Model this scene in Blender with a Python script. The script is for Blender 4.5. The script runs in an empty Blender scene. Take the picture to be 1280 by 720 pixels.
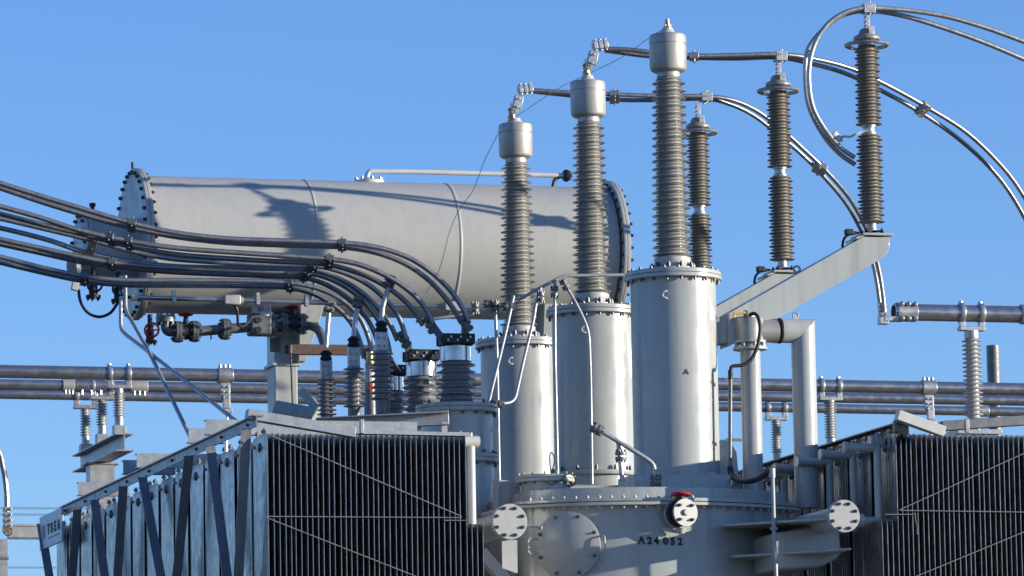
import bpy, math, random
from mathutils import Vector as V, Matrix
random.seed(7)
SC = bpy.context.scene
COL = SC.collection
R = math.radians

# ------------------------------------------------------------------ camera
FPX = 6420.55                      # focal length in pixels of a 1280 wide frame
YAW, PIT, ROLL = .2812976, .1322857, .0176865
CAM = V((-14.11628, -43.6309, 1.70))
fw = V((math.sin(YAW)*math.cos(PIT), math.cos(YAW)*math.cos(PIT), math.sin(PIT)))
rt0 = V((math.cos(YAW), -math.sin(YAW), 0)); up0 = rt0.cross(fw)
rt = rt0*math.cos(ROLL) - up0*math.sin(ROLL)
up = up0*math.cos(ROLL) + rt0*math.sin(ROLL)
cd = bpy.data.cameras.new('camera'); cam = bpy.data.objects.new('camera', cd); COL.objects.link(cam)
cam.matrix_world = Matrix(((rt.x, up.x, -fw.x, CAM.x), (rt.y, up.y, -fw.y, CAM.y), (rt.z, up.z, -fw.z, CAM.z), (0, 0, 0, 1)))
cd.sensor_width = 36; cd.lens = FPX/1280*36; cd.clip_start = .5; cd.clip_end = 6000
cd.dof.use_dof = True; cd.dof.focus_distance = 46.5; cd.dof.aperture_fstop = 6.3
SC.camera = cam

# ------------------------------------------------------------------ sky, sun, exposure
SUN_AZ, SUN_EL = R(64), R(8.5)       # azimuth from -Y towards +X
sv = V((math.sin(SUN_AZ)*math.cos(SUN_EL), -math.cos(SUN_AZ)*math.cos(SUN_EL), math.sin(SUN_EL)))
w = bpy.data.worlds.new('World'); SC.world = w; w.use_nodes = True
nt = w.node_tree; nt.nodes.clear()
sky = nt.nodes.new('ShaderNodeTexSky'); sky.sky_type = 'NISHITA'; sky.sun_disc = False
sky.sun_elevation = SUN_EL; sky.sun_rotation = math.atan2(sv.x, sv.y)
sky.altitude = 600; sky.air_density = 1.0; sky.dust_density = 0.0; sky.ozone_density = 4.5
bg = nt.nodes.new('ShaderNodeBackground'); bg.inputs[1].default_value = .15
wo = nt.nodes.new('ShaderNodeOutputWorld')
tint = nt.nodes.new('ShaderNodeVectorMath'); tint.operation = 'MULTIPLY'; tint.inputs[1].default_value = (.96, .865, 1.02)   # camera white balance, whole sky alike
nt.links.new(sky.outputs[0], tint.inputs[0]); nt.links.new(tint.outputs[0], bg.inputs[0]); nt.links.new(bg.outputs[0], wo.inputs[0])
sl = bpy.data.lights.new('sun', 'SUN'); sl.energy = 4.2; sl.angle = R(.53); sl.color = (1, .92, .78)
so = bpy.data.objects.new('sun', sl); COL.objects.link(so); so.location = (30, -30, 30)
so.rotation_euler = sv.to_track_quat('Z', 'Y').to_euler()
vs = SC.view_settings; vs.view_transform = 'Standard'; vs.look = 'None'; vs.exposure = .8; vs.gamma = 1
vs.use_curve_mapping = False

# ------------------------------------------------------------------ photograph pixel -> point in the place
def ray(px, py): return fw + rt*((px-640)/FPX) - up*((py-360)/FPX)
def P(px, py, Y):
    d = ray(px, py); return CAM + d*((Y-CAM.y)/d.y)
def PX(px, py, X):
    d = ray(px, py); return CAM + d*((X-CAM.x)/d.x)
def PZ(px, py, Z):
    d = ray(px, py); return CAM + d*((Z-CAM.z)/d.z)
def mpp(px, py, Y): return (P(px, py, Y)-CAM).dot(fw)/FPX      # metres per pixel there

# ------------------------------------------------------------------ mesh builder
def frame(ax):
    ax = V(ax).normalized()
    h = V((0, 0, 1)) if abs(ax.z) < .9 else V((1, 0, 0))
    a = h.cross(ax).normalized(); return a, ax.cross(a).normalized(), ax
def spline(pts, n=8):
    pts = [V(p) for p in pts]
    if len(pts) < 3: return pts
    q = [pts[0]*2-pts[1]] + pts + [pts[-1]*2-pts[-2]]; out = []
    for i in range(1, len(q)-2):
        a, b, c, d = q[i-1:i+3]
        for k in range(n):
            t = k/n
            out.append(.5*((2*b)+(c-a)*t+(2*a-5*b+4*c-d)*t*t+(3*b-a-3*c+d)*t**3))
    out.append(pts[-1]); return out
def fillet(pts, rad, n=5):
    pts = [V(p) for p in pts]; out = [pts[0]]
    for i in range(1, len(pts)-1):
        a, b, c = pts[i-1:i+2]; u = (a-b); v = (c-b)
        k = min(rad, u.length*.45, v.length*.45); u = b+u.normalized()*k; v = b+v.normalized()*k
        for j in range(n+1):
            t = j/n; out.append(u*(1-t)**2+b*2*t*(1-t)+v*t*t)
    out.append(pts[-1]); return out
class MB:
    def __init__(s): s.v = []; s.f = []
    def add(s, vs, fs):
        o = len(s.v); s.v += [V(x) for x in vs]; s.f += [tuple(i+o for i in f) for f in fs]; return s
    def box(s, c, sz, M=None):
        c = V(c); x, y, z = [k/2 for k in sz]
        pts = [V((i*x, j*y, k*z)) for k in (-1, 1) for j in (-1, 1) for i in (-1, 1)]
        if M: pts = [M @ p for p in pts]
        return s.add([c+p for p in pts], [(0, 2, 3, 1), (4, 5, 7, 6), (0, 1, 5, 4), (2, 6, 7, 3), (0, 4, 6, 2), (1, 3, 7, 5)])
    def bar(s, a, b, w, h, side=None):
        """box from a to b; w along side, h across"""
        a = V(a); b = V(b); ax = (b-a).normalized()
        if side is None:
            x, y, _ = frame(ax)
        else:
            x = V(side); x = (x-ax*x.dot(ax)).normalized(); y = ax.cross(x)
        x = x*w/2; y = y*h/2
        return s.add([a-x-y, a+x-y, a+x+y, a-x+y, b-x-y, b+x-y, b+x+y, b-x+y], [(0, 3, 2, 1), (4, 5, 6, 7), (0, 1, 5, 4), (1, 2, 6, 5), (2, 3, 7, 6), (3, 0, 4, 7)])
    def tube(s, pts, r, n=10, caps=True):
        pts = [V(p) for p in pts]; rr = r if isinstance(r, (list, tuple)) else [r]*len(pts)
        a = None; vs = []; fs = []
        for i, p in enumerate(pts):
            t = (pts[min(i+1, len(pts)-1)]-pts[max(i-1, 0)]).normalized()
            if a is None: a = frame(t)[0]
            a = (a-t*a.dot(t)).normalized(); b = t.cross(a)
            for k in range(n):
                g = 2*math.pi*k/n; vs.append(p+(a*math.cos(g)+b*math.sin(g))*rr[i])
        for i in range(len(pts)-1):
            for k in range(n):
                fs.append((i*n+k, i*n+(k+1) % n, (i+1)*n+(k+1) % n, (i+1)*n+k))
        if caps: fs.append(tuple(range(n))[::-1]); fs.append(tuple((len(pts)-1)*n+k for k in range(n)))
        return s.add(vs, fs)
    def lathe(s, prof, o, ax=(0, 0, 1), n=32, caps=True):
        a, b, c = frame(ax); o = V(o); vs = []; fs = []
        for (r, z) in prof:
            for k in range(n):
                g = 2*math.pi*k/n; vs.append(o+c*z+(a*math.cos(g)+b*math.sin(g))*r)
        m = len(prof)
        for i in range(m-1):
            for k in range(n): fs.append((i*n+k, i*n+(k+1) % n, (i+1)*n+(k+1) % n, (i+1)*n+k))
        if caps: fs.append(tuple(range(n))[::-1]); fs.append(tuple((m-1)*n+k for k in range(n)))
        return s.add(vs, fs)
    def cyl(s, a, b, r, n=16):
        a = V(a); b = V(b); return s.lathe([(r, 0), (r, (b-a).length)], a, b-a, n)
    def ring(s, o, ax, R0, r, n=32, m=8, flat=1.0):
        a, b, c = frame(ax); o = V(o); vs = []; fs = []
        for i in range(n):
            g = 2*math.pi*i/n; d = a*math.cos(g)+b*math.sin(g)
            for j in range(m):
                h = 2*math.pi*j/m; vs.append(o+d*(R0+r*math.cos(h))+c*r*flat*math.sin(h))
        for i in range(n):
            for j in range(m): fs.append((i*m+j, ((i+1) % n)*m+j, ((i+1) % n)*m+(j+1) % m, i*m+(j+1) % m))
        return s.add(vs, fs)
    def prism(s, poly, d):
        """poly: 3d points, extruded by vector d"""
        d = V(d); n = len(poly); vs = [V(p) for p in poly]+[V(p)+d for p in poly]
        nrm = V((0, 0, 0))
        for i in range(n): nrm += vs[i].cross(vs[(i+1) % n])
        fs = [tuple(range(n)), tuple(range(2*n-1, n-1, -1))]+[(i, n+i, n+(i+1) % n, (i+1) % n) for i in range(n)]
        if nrm.dot(d) > 0: fs = [f[::-1] for f in fs]
        return s.add(vs, fs)
    def bolts(s, o, ax, R0, n, r, h, ph=0, both=0):
        a, b, c = frame(ax); o = V(o)
        for i in range(n):
            g = 2*math.pi*(i+ph)/n; q = o+(a*math.cos(g)+b*math.sin(g))*R0
            s.lathe([(r, -both), (r*1.05, h*.1), (r*1.05, h*.75), (r*.6, h*.8), (r*.6, h)], q, c, 6)
        return s
ORG = {}
def org(o): return ORG.get(o.name, V((0, 0, 0)))
def mesh(name, mb, m, base, ang=40):
    me = bpy.data.meshes.new(name)
    me.from_pydata([tuple(p-base) for p in mb.v], [], mb.f); me.materials.append(m)
    me.validate(); me.shade_smooth(); me.set_sharp_from_angle(angle=R(ang)); me.update(); return me
def part(name, mb, m, parent, ang=40, bev=0, stuff=False, label=None):
    base = org(parent)
    o = bpy.data.objects.new(name, mesh(name, mb, m, base, ang)); COL.objects.link(o); o.parent = parent
    ORG[o.name] = base
    if bev:
        b = o.modifiers.new('bevel', 'BEVEL'); b.width = bev; b.segments = 2; b.limit_method = 'ANGLE'; b.angle_limit = R(50)
    if stuff: o['kind'] = 'stuff'
    if label: o['label'] = label
    return o
def thing(name, label, cat, loc, group=None):
    o = bpy.data.objects.new(name, None); COL.objects.link(o); o.location = loc; o.empty_display_size = .2
    ORG[o.name] = V(loc); o['label'] = label; o['category'] = cat
    if group: o['group'] = group
    return o
def solo(name, mb, m, label, cat, group=None, ang=40, bev=0, kind=None):
    xs = [p.x for p in mb.v]; ys = [p.y for p in mb.v]; zs = [p.z for p in mb.v]
    base = V(((min(xs)+max(xs))/2, (min(ys)+max(ys))/2, min(zs)))
    o = bpy.data.objects.new(name, mesh(name, mb, m, base, ang)); COL.objects.link(o); o.location = base; ORG[o.name] = base
    if bev:
        b = o.modifiers.new('bevel', 'BEVEL'); b.width = bev; b.segments = 2; b.limit_method = 'ANGLE'; b.angle_limit = R(50)
    if kind: o['kind'] = kind
    if label: o['label'] = label
    if cat: o['category'] = cat
    if group: o['group'] = group
    return o
def clone(o, parent=None, loc=None, label=None):
    c = o.copy(); COL.objects.link(c); c.parent = parent
    if loc is not None: c.location = loc; ORG[c.name] = V(loc)
    elif parent is not None: ORG[c.name] = org(parent)
    if label: c['label'] = label
    for ch in [k for k in bpy.data.objects if k.parent == o]: clone(ch, c)
    return c

# ------------------------------------------------------------------ materials
def mat(name, col, rough=.4, metal=0, var=.08, scale=2.5, dirt=0, dirtcol=(.10, .085, .065), dscale=(9, 9, .7), bump=0, bscale=80, coat=0, spangle=0, spec=.5):
    m = bpy.data.materials.new(name); m.use_nodes = True; t = m.node_tree; N = t.nodes; L = t.links
    b = N['Principled BSDF']; b.inputs['Metallic'].default_value = metal; b.inputs['Roughness'].default_value = rough
    b.inputs['Specular IOR Level'].default_value = spec
    if coat: b.inputs['Coat Weight'].default_value = coat; b.inputs['Coat Roughness'].default_value = .12
    tc = N.new('ShaderNodeTexCoord'); oi = N.new('ShaderNodeObjectInfo')
    vm = N.new('ShaderNodeVectorMath'); vm.operation = 'MULTIPLY_ADD'; vm.inputs[1].default_value = (1, 1, 1)
    sc = N.new('ShaderNodeMath'); sc.operation = 'MULTIPLY'; sc.inputs[1].default_value = 37
    L.new(oi.outputs['Random'], sc.inputs[0]); L.new(tc.outputs['Object'], vm.inputs[0]); L.new(sc.outputs[0], vm.inputs[2])
    n1 = N.new('ShaderNodeTexNoise'); n1.inputs['Scale'].default_value = scale; n1.inputs['Detail'].default_value = 8; n1.inputs['Roughness'].default_value = .62
    L.new(vm.outputs[0], n1.inputs['Vector'])
    mr = N.new('ShaderNodeMapRange'); mr.inputs[1].default_value = .25; mr.inputs[2].default_value = .75
    mr.inputs[3].default_value = 1-var; mr.inputs[4].default_value = 1+var; L.new(n1.outputs[0], mr.inputs[0])
    sm = N.new('ShaderNodeVectorMath'); sm.operation = 'SCALE'; sm.inputs[0].default_value = col; L.new(mr.outputs[0], sm.inputs['Scale'])
    cur = sm.outputs[0]
    if spangle:
        vo = N.new('ShaderNodeTexVoronoi'); vo.inputs['Scale'].default_value = 45; L.new(vm.outputs[0], vo.inputs['Vector'])
        bw = N.new('ShaderNodeRGBToBW'); L.new(vo.outputs['Color'], bw.inputs[0])
        m2 = N.new('ShaderNodeMapRange'); m2.inputs[3].default_value = 1-spangle; m2.inputs[4].default_value = 1+spangle; L.new(bw.outputs[0], m2.inputs[0])
        s2 = N.new('ShaderNodeVectorMath'); s2.operation = 'SCALE'; L.new(cur, s2.inputs[0]); L.new(m2.outputs[0], s2.inputs['Scale']); cur = s2.outputs[0]
    if dirt:
        mp = N.new('ShaderNodeMapping'); mp.inputs['Scale'].default_value = dscale; L.new(vm.outputs[0], mp.inputs['Vector'])
        n2 = N.new('ShaderNodeTexNoise'); n2.inputs['Scale'].default_value = 1.3; n2.inputs['Detail'].default_value = 6; L.new(mp.outputs[0], n2.inputs['Vector'])
        r2 = N.new('ShaderNodeMapRange'); r2.inputs[1].default_value = .48; r2.inputs[2].default_value = .78; r2.inputs[3].default_value = 0; r2.inputs[4].default_value = dirt
        L.new(n2.outputs[0], r2.inputs[0])
        mx = N.new('ShaderNodeMix'); mx.data_type = 'RGBA'; L.new(r2.outputs[0], mx.inputs[0]); L.new(cur, mx.inputs[6]); mx.inputs[7].default_value = (*dirtcol, 1)
        cur = mx.outputs[2]
    L.new(cur, b.inputs['Base Color'])
    rr = N.new('ShaderNodeMapRange'); rr.inputs[1].default_value = .3; rr.inputs[2].default_value = .7
    rr.inputs[3].default_value = max(.05, rough-.1); rr.inputs[4].default_value = min(1, rough+.12)
    n3 = N.new('ShaderNodeTexNoise'); n3.inputs['Scale'].default_value = scale*3.1; n3.inputs['Detail'].default_value = 5; L.new(vm.outputs[0], n3.inputs['Vector'])
    L.new(n3.outputs[0], rr.inputs[0]); L.new(rr.outputs[0], b.inputs['Roughness'])
    if bump:
        n4 = N.new('ShaderNodeTexNoise'); n4.inputs['Scale'].default_value = bscale; n4.inputs['Detail'].default_value = 4; L.new(vm.outputs[0], n4.inputs['Vector'])
        bp = N.new('ShaderNodeBump'); bp.inputs['Strength'].default_value = bump; bp.inputs['Distance'].default_value = .004
        L.new(n4.outputs[0], bp.inputs['Height']); L.new(bp.outputs[0], b.inputs['Normal'])
    return m
PAINT = mat('tank_paint', (.39, .402, .378), .27, var=.06, scale=1.6, dirt=.30, bump=.05, bscale=25)
PAINT2 = mat('conservator_paint', (.415, .41, .38), .42, var=.04, scale=1.1, dirt=.12, bump=.05, bscale=18)
FLANGE = mat('flange_paint', (.43, .43, .40), .42, var=.07, scale=6, dirt=.15)
GALV = mat('galvanised_steel', (.38, .39, .395), .45, metal=.5, var=.13, scale=5, spangle=.10, dirt=.30, dirtcol=(.20, .19, .17))
FINM = mat('radiator_galvanising', (.34, .34, .338), .32, metal=.9, var=.2, scale=3, spangle=.03, dirt=.6, dirtcol=(.10, .105, .11), dscale=(34, 34, .9))
BRACE = mat('brace_steel', (.26, .27, .285), .45, metal=.4, var=.16, scale=7, dirt=.35)
STEEL = mat('weathered_steel', (.16, .165, .17), .5, metal=.5, var=.2, scale=9, dirt=.4)
PORC = mat('grey_porcelain', (.335, .325, .30), .24, var=.06, scale=5, dirt=.25, coat=.5)
POLY = mat('brown_grey_polymer', (.25, .225, .19), .36, var=.08, scale=6, dirt=.3, dirtcol=(.26, .24, .21))
LVPORC = mat('dark_grey_porcelain', (.21, .215, .225), .2, var=.08, scale=6, dirt=.2, coat=.6)
POSTP = mat('pale_porcelain', (.42, .42, .40), .25, var=.06, scale=6, dirt=.25, coat=.4)
CAP = mat('cast_aluminium', (.40, .385, .35), .48, metal=.35, var=.07, scale=4, dirt=.2, bump=.1, bscale=60)
ALU = mat('bright_aluminium', (.42, .42, .415), .42, metal=.7, var=.1, scale=9, dirt=.3)
CABLE = mat('stranded_aluminium', (.27, .275, .285), .36, metal=.75, var=.18, scale=14, dirt=.3, bump=.3, bscale=160)
TUBE = mat('aluminium_tube', (.42, .41, .40), .26, metal=.85, var=.10, scale=3, dirt=.30, dirtcol=(.20, .17, .14), dscale=(2, 9, 9))
POLISH = mat('polished_metal', (.46, .46, .455), .22, metal=1, var=.05, scale=5, dirt=.15, dscale=(30, 30, .5))
BRASS = mat('brass', (.42, .29, .12), .35, metal=.9, var=.15, scale=12)
BLACK = mat('black_rubber', (.012, .012, .013), .5, var=.2, scale=8)
IRON = mat('black_iron', (.025, .024, .023), .55, metal=.3, var=.3, scale=12)
RED = mat('red_enamel', (.45, .02, .02), .35, var=.12, scale=10)
RUST = mat('rusted_steel', (.10, .06, .042), .75, var=.35, scale=12, bump=.4)
WHITE = mat('white_paint', (.54, .53, .49), .4, var=.05, scale=6, dirt=.15)
YELL = mat('yellow_enamel', (.62, .36, .02), .4, var=.08, scale=9)
GLASS = mat('amber_glass', (.45, .10, .02), .08, var=.1, scale=9)
BOLT = mat('bolt_steel', (.10, .10, .105), .42, metal=.6, var=.25, scale=20)
STENCIL = mat('stencil_black', (.012, .013, .016), .6, var=.3, scale=30)
SIGNM = mat('sign_enamel', (.50, .50, .54), .4, var=.06, scale=6, dirt=.2)
SIGNR = mat('sign_red', (.36, .16, .19), .5, var=.2, scale=20)
GREEN = mat('green_sheath', (.02, .09, .05), .5, var=.1)
GRAVEL = mat('gravel', (.075, .078, .07), .9, var=.35, scale=9, bump=1, bscale=25)
CONC = mat('concrete', (.36, .35, .33), .85, var=.15, scale=4, dirt=.3, bump=.3)

# ------------------------------------------------------------------ setting
g = MB(); S = 2500
g.add([(-S, -S, 0), (S, -S, 0), (S, S, 0), (-S, S, 0)], [(0, 1, 2, 3)])
o = solo('ground', g, GRAVEL, None, None, kind='structure')
g = MB(); g.box((-.9, 3.2, .2), (8.6, 11.5, .4)); o = solo('concrete_plinth', g, CONC, None, None, kind='structure', bev=.02)

# ------------------------------------------------------------------ transformer tank
TX, TY, TR = -.38, .84, 1.855          # centre and radius of the bowed front wall
TXL, TXR = -1.68, .97                  # rim edges left and right
ZC = 5.745                                        # cover joint
def obround(rr, z, y1=7.2, n=36):
    ins = TR+.085-rr; xa, xb = TXL+ins, TXR-ins; k = .10; pts = []
    a0 = math.asin((xa+k-TX)/rr); a1 = math.asin((xb-k-TX)/rr)
    pts = [V((TX+rr*math.sin(a), TY-rr*math.cos(a), z)) for a in [a0+(a1-a0)*i/n for i in range(n+1)]]
    p, q = pts[0], pts[-1]
    pre = [V((xa, p.y+.14, z)), V((xa+.012, p.y+.075, z)), V((xa+.045, p.y+.028, z))]
    post = [V((xb-.045, q.y+.028, z)), V((xb-.012, q.y+.075, z)), V((xb, q.y+.14, z))]
    return pre+pts+post+[V((xb, y1, z)), V((xa, y1, z))]
tank = thing('transformer_tank', 'pale grey rounded transformer tank below the three tall bushing turrets', 'tank', (TX, 3, .42))
m = MB(); m.prism(obround(TR, .42), (0, 0, ZC-.45-.0)); part('tank_shell', m, PAINT, tank)
m = MB(); m.prism(obround(TR+.085, ZC-.032), (0, 0, .028)); part('rim', m, FLANGE, tank, bev=.004)
m = MB(); m.prism(obround(TR+.085, ZC+.002), (0, 0, .03)); m.prism(obround(TR-.02, ZC+.033), (0, 0, .10)); part('cover', m, PAINT, tank, bev=.004)
m = MB()
for k in range(26):
    a = -.70+1.42*(k+.5)/26; q = V((TX+(TR+.05)*math.sin(a), TY-(TR+.05)*math.cos(a), 0))
    m.lathe([(.013, -.055), (.013, -.034)], q+V((0, 0, ZC)), (0, 0, 1), 6); m.lathe([(.013, .032), (.013, .047), (.007, .048), (.007, .058)], q+V((0, 0, ZC)), (0, 0, 1), 6)
part('rim_bolts', m, FLANGE, tank, stuff=True)
m = MB(); m.box((-1.78, 3.9, 4.9), (.5, 6.2, 1.72)); part('side_pocket', m, PAINT, tank, bev=.02)
def tank_hit(px, py, rr=TR):
    d = ray(px, py); o = CAM-V((TX, TY, 0)); a = d.x*d.x+d.y*d.y; b = o.x*d.x+o.y*d.y; c = o.x*o.x+o.y*o.y-rr*rr
    t = (-b-math.sqrt(b*b-a*c))/a; q = CAM+d*t; n = V((q.x-TX, q.y-TY, 0)).normalized(); return q, n
# manhole in the tank wall
q, n = tank_hit(711, 682); tg = V((0, 0, 1)).cross(n)
mh = MB(); mh.lathe([(.25, -.06), (.25, .04)], q, n, 40); part('manhole_neck', mh, PAINT, tank)
mh = MB(); mh.lathe([(.287, .042), (.293, .046), (.293, .066), (.288, .070)], q, n, 48); cov = part('manhole_cover', mh, PAINT, tank)
for i in range(8):
    mb = MB(); a_, b_, c_ = frame(n); gg = 2*math.pi*(i+.5)/8; mb.lathe([(.017, .07), (.017, .085), (.01, .086), (.01, .105)], q+(a_*math.cos(gg)+b_*math.sin(gg))*.264, n, 6); part('bolt', mb, BOLT, cov)
for s in (-1, 1):
    mb = MB(); c0 = q+tg*s*.30+n*.06
    mb.tube(fillet([c0+V((0, 0, .06))-tg*s*.05, c0+V((0, 0, .07))+tg*s*.04+n*.04, c0+V((0, 0, -.07))+tg*s*.04+n*.04, c0+V((0, 0, -.06))-tg*s*.05], .03), .009, 8); part('handle', mb, PAINT, cov)
# drain valve with red handwheel
def handwheel(mb, o, ax, r, tr=.011, spokes=4):
    mb.ring(o, ax, r, tr, 24, 8); a, b, c = frame(ax); o = V(o)
    for i in range(spokes):
        gg = 2*math.pi*i/spokes; mb.tube([o, o+(a*math.cos(gg)+b*math.sin(gg))*r], tr*.7, 6)
    mb.lathe([(r*.22, -tr), (r*.22, tr)], o, ax, 10)
q, n = tank_hit(842, 643); n2 = (n+V((.22, 0, 0))).normalized()
vb = MB(); vb.lathe([(.085, -.06), (.085, .05), (.13, .05), (.13, .075)], q, n2, 28); sv_ = part('valve_stub', vb, PAINT, tank)
vb = MB(); vb.lathe([(.118, .077), (.118, .125), (.085, .13), (.085, .15), (.116, .152), (.116, .185)], q, n2, 28); vb.cyl(q+n2*.13, q+n2*.13+V((0, 0, .15)), .035, 12); part('valve_body', vb, IRON, tank)
vb = MB(); vb.lathe([(.12, .187), (.12, .21)], q, n2, 28); vb.lathe([(.03, .21), (.026, .235)], q, n2, 12); vf = part('valve_flange', vb, FLANGE, tank)
for i in range(4):
    mb = MB(); a_, b_, c_ = frame(n2); gg = math.pi*(i+.5)/2; mb.lathe([(.016, .21), (.016, .228), (.009, .229), (.009, .25)], q+(a_*math.cos(gg)+b_*math.sin(gg))*.088, n2, 6); part('bolt', mb, BOLT, vf)
top = P(838, 618, q.y-.14); st = q+n2*.13
vb = MB(); vb.cyl(st+V((0, 0, .13)), V((st.x, st.y, top.z+.01)), .012, 8); part('valve_stem', vb, IRON, tank)
vb = MB(); handwheel(vb, (st.x, st.y, top.z), (.05, .1, 1), .08, .010, 5); part('handwheel', vb, RED, tank, label='red handwheel')
vb = MB(); vb.bar(q+V((-.12, 0, -.13))+n*.02, q+V((.03, 0, -.16))+n*.06, .02, .03); vb.lathe([(.05, 0), (.03, -.05)], q+n2*.12+V((0, 0, -.13)), (0, 0, 1), 12); part('valve_bracket', vb, FLANGE, tank)
# stencilled number, one glyph after the other round the wall
def glyph(ch, size, M, mt, parent, name='letter', depth=.0012, bold=0):
    cu = bpy.data.curves.new('txt', 'FONT'); cu.body = ch; cu.size = size; cu.align_x = 'CENTER'; cu.extrude = depth; cu.offset = bold
    t = bpy.data.objects.new('txt', cu); COL.objects.link(t)
    me = bpy.data.meshes.new_from_object(t); bpy.data.objects.remove(t); bpy.data.curves.remove(cu)
    mb = MB(); mb.add([M @ v.co for v in me.vertices], [tuple(p.vertices) for p in me.polygons]); bpy.data.meshes.remove(me)
    return part(name, mb, mt, parent, 20)
for ch, px in zip('A24052', (802, 812, 820.5, 832, 841, 850)):
    q, n = tank_hit(px, 679.5+.03*(px-800)); tg = V((0, 0, 1)).cross(n)
    M = Matrix.Translation(q+n*.003) @ Matrix(((tg.x, 0, n.x, 0), (tg.y, 0, n.y, 0), (0, 1, 0, 0), (0, 0, 0, 1)))
    glyph(ch, .086, M, STENCIL, tank, 'stencil_character', .001, .004)
# oval pocket on the cover with its flange
c0 = P(682, 604, -.35); rr = 31*mpp(682, 610, -.35)
m = MB(); m.lathe([(rr, ZC+.1-c0.z), (rr, -.002)], c0, (0, 0, 1), 36); part('cover_neck', m, PAINT, tank)
m = MB(); m.lathe([(rr*1.2, 0), (rr*1.22, .006), (rr*1.22, .026), (rr*1.2, .03)], c0, (0, 0, 1), 40); m.lathe([(rr*1.2, .032), (rr*1.22, .036), (rr*1.22, .056), (rr*1.19, .06)], c0, (0, 0, 1), 40); part('neck_flange', m, FLANGE, tank)
m = MB(); m.bolts(c0, (0, 0, 1), rr*1.1, 14, .013, .085, .3, both=.02); part('neck_bolts', m, BOLT, tank, stuff=True)
# stiffeners on the cover
m = MB(); m.prism([P(622, 640, -.1), P(622, 601, -.1), P(626, 600, -.1), P(650, 601, -.1), P(650, 628, -.1)], (0, .012, 0)); m.prism([P(620, 640, -.14), P(620, 599, -.14), P(624, 599, -.14), P(624, 640, -.14)], (0, .10, 0)); part('cover_gusset', m, PAINT, tank)
zpd = P(760, 606, 1.3).z; x0_ = P(712, 606, 1.3).x
m = MB(); m.box(((x0_+.7)/2, 3.8, (zpd+ZC+.13)/2), (.7-x0_, 5.0, zpd-ZC-.13)); part('turret_pedestal', m, PAINT, tank, bev=.012)
m = MB(); m.box(P(843, 606, -.3), (.9, .5, .14)); part('turret_pad', m, PAINT, tank, bev=.01)
m = MB(); m.cyl(P(830, 622, -.75), P(830, 600, -.75), .028, 10); part('cover_stub', m, PAINT, tank)
m = MB(); m.cyl(P(885, 593, -.5), P(895, 593, -.5), .012, 8); part('cover_stub', m, PAINT, tank)
m = MB(); m.prism([P(893, 600, -.1), P(893, 556, -.1), P(903, 549, -.1), P(914, 553, -.1), P(921, 566, -.1), P(924, 600, -.1)], (0, .05, 0)); part('lifting_lug', m, PAINT, tank, bev=.006)
m = MB(); m.bar(P(604, 643, .1), P(660, 628, -.6), .03, .03); part('corner_rail', m, FLANGE, tank)
m = MB(); m.bar(P(600, 690, -.4), P(640, 735, -.4), .12, .10); part('corner_brace', m, FLANGE, tank)
# header ducts on the tank's right side
zp1 = P(1030, 649, -1.9).z; zp2 = P(1050, 688, -1.85).z
HX = P(1055, 645, -2.0).x
for i, zz in enumerate((zp1, zp2)):
    w0 = PZ(906 if i == 0 else 914, 658 if i == 0 else 697, zz)
    x1 = HX-.06 if i == 0 else HX+.10
    m = MB(); m.prism([(w0.x, w0.y, zz), (x1, -1.88, zz), (x1+.03, -.8, zz), (.7, -.3, zz), (.2, -.6, zz)], (0, 0, .02)); part('duct_plate', m, PAINT, tank, bev=.004)
m = MB(); m.prism([P(x, y, -1.4) for x, y in ((968, 666), (1000, 661), (1049, 655), (1052, 690), (1046, 699), (1027, 708), (968, 712))], (0, .8, 0)); part('duct', m, PAINT, tank, bev=.02)

# ------------------------------------------------------------------ header pipes with blind flanges
def blind(name, label, px, py, Y, rpx, length):
    c = P(px, py, Y); r = rpx*mpp(px, py, Y)
    t = thing(name, label, 'pipe', (c.x, c.y, c.z-r), 'header pipes ending in blind flanges')
    m = MB(); m.lathe([(r*.72, .08), (r*.72, length)], c, (0, 1, 0), 32); part('pipe', m, PAINT, t)
    m = MB(); m.lathe([(r*.97, .034), (r, .04), (r, .06), (r*.97, .066)], c, (0, 1, 0), 40); part('counter_flange', m, FLANGE, t)
    m = MB(); m.lathe([(r*.97, .0), (r, .005), (r, .026), (r*.97, .031)], c, (0, 1, 0), 40); f = part('blind_flange', m, FLANGE, t)
    for i in range(8):
        a = 2*math.pi*(i+.5)/8; q = c+V((math.cos(a)*r*.8, 0, math.sin(a)*r*.8))
        b = MB(); b.lathe([(.016, -.0), (.016, .014), (.009, .015), (.009, .024)], q, (0, -1, 0), 6); part('bolt', b, BOLT, f)
    return t, c, r
tL, cL, rL = blind('header_pipe', 'pale header pipe ending in bolted blind flange left of the tank manhole', 637.5, 652, -1.75, 22.5, 3.9)
m = MB(); m.cyl(cL+V((rL*.9, .1, -.02)), cL+V((rL+.13, .0, -.05)), .014, 8); part('stub', m, FLANGE, tL)
m = MB(); bz = cL.z-rL; m.prism([(cL.x-.06, cL.y+.05, bz), (cL.x+.06, cL.y+.05, bz), (cL.x+.06, cL.y+.05, bz-.28), (cL.x-.06, cL.y+.05, bz-.24)], (0, .015, 0)); m.prism([(cL.x+.06, cL.y+.05, bz), (cL.x+.075, cL.y+.05, bz), (cL.x+.075, cL.y+.05, bz-.28), (cL.x+.06, cL.y+.05, bz-.28)], (0, .13, 0)); part('bracket', m, FLANGE, tL)
tR, cR, rR = blind('header_pipe', 'pale header pipe ending in bolted blind flange beside the right radiators', 1055.5, 645, -2.0, 20.5, 1.3)

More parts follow.
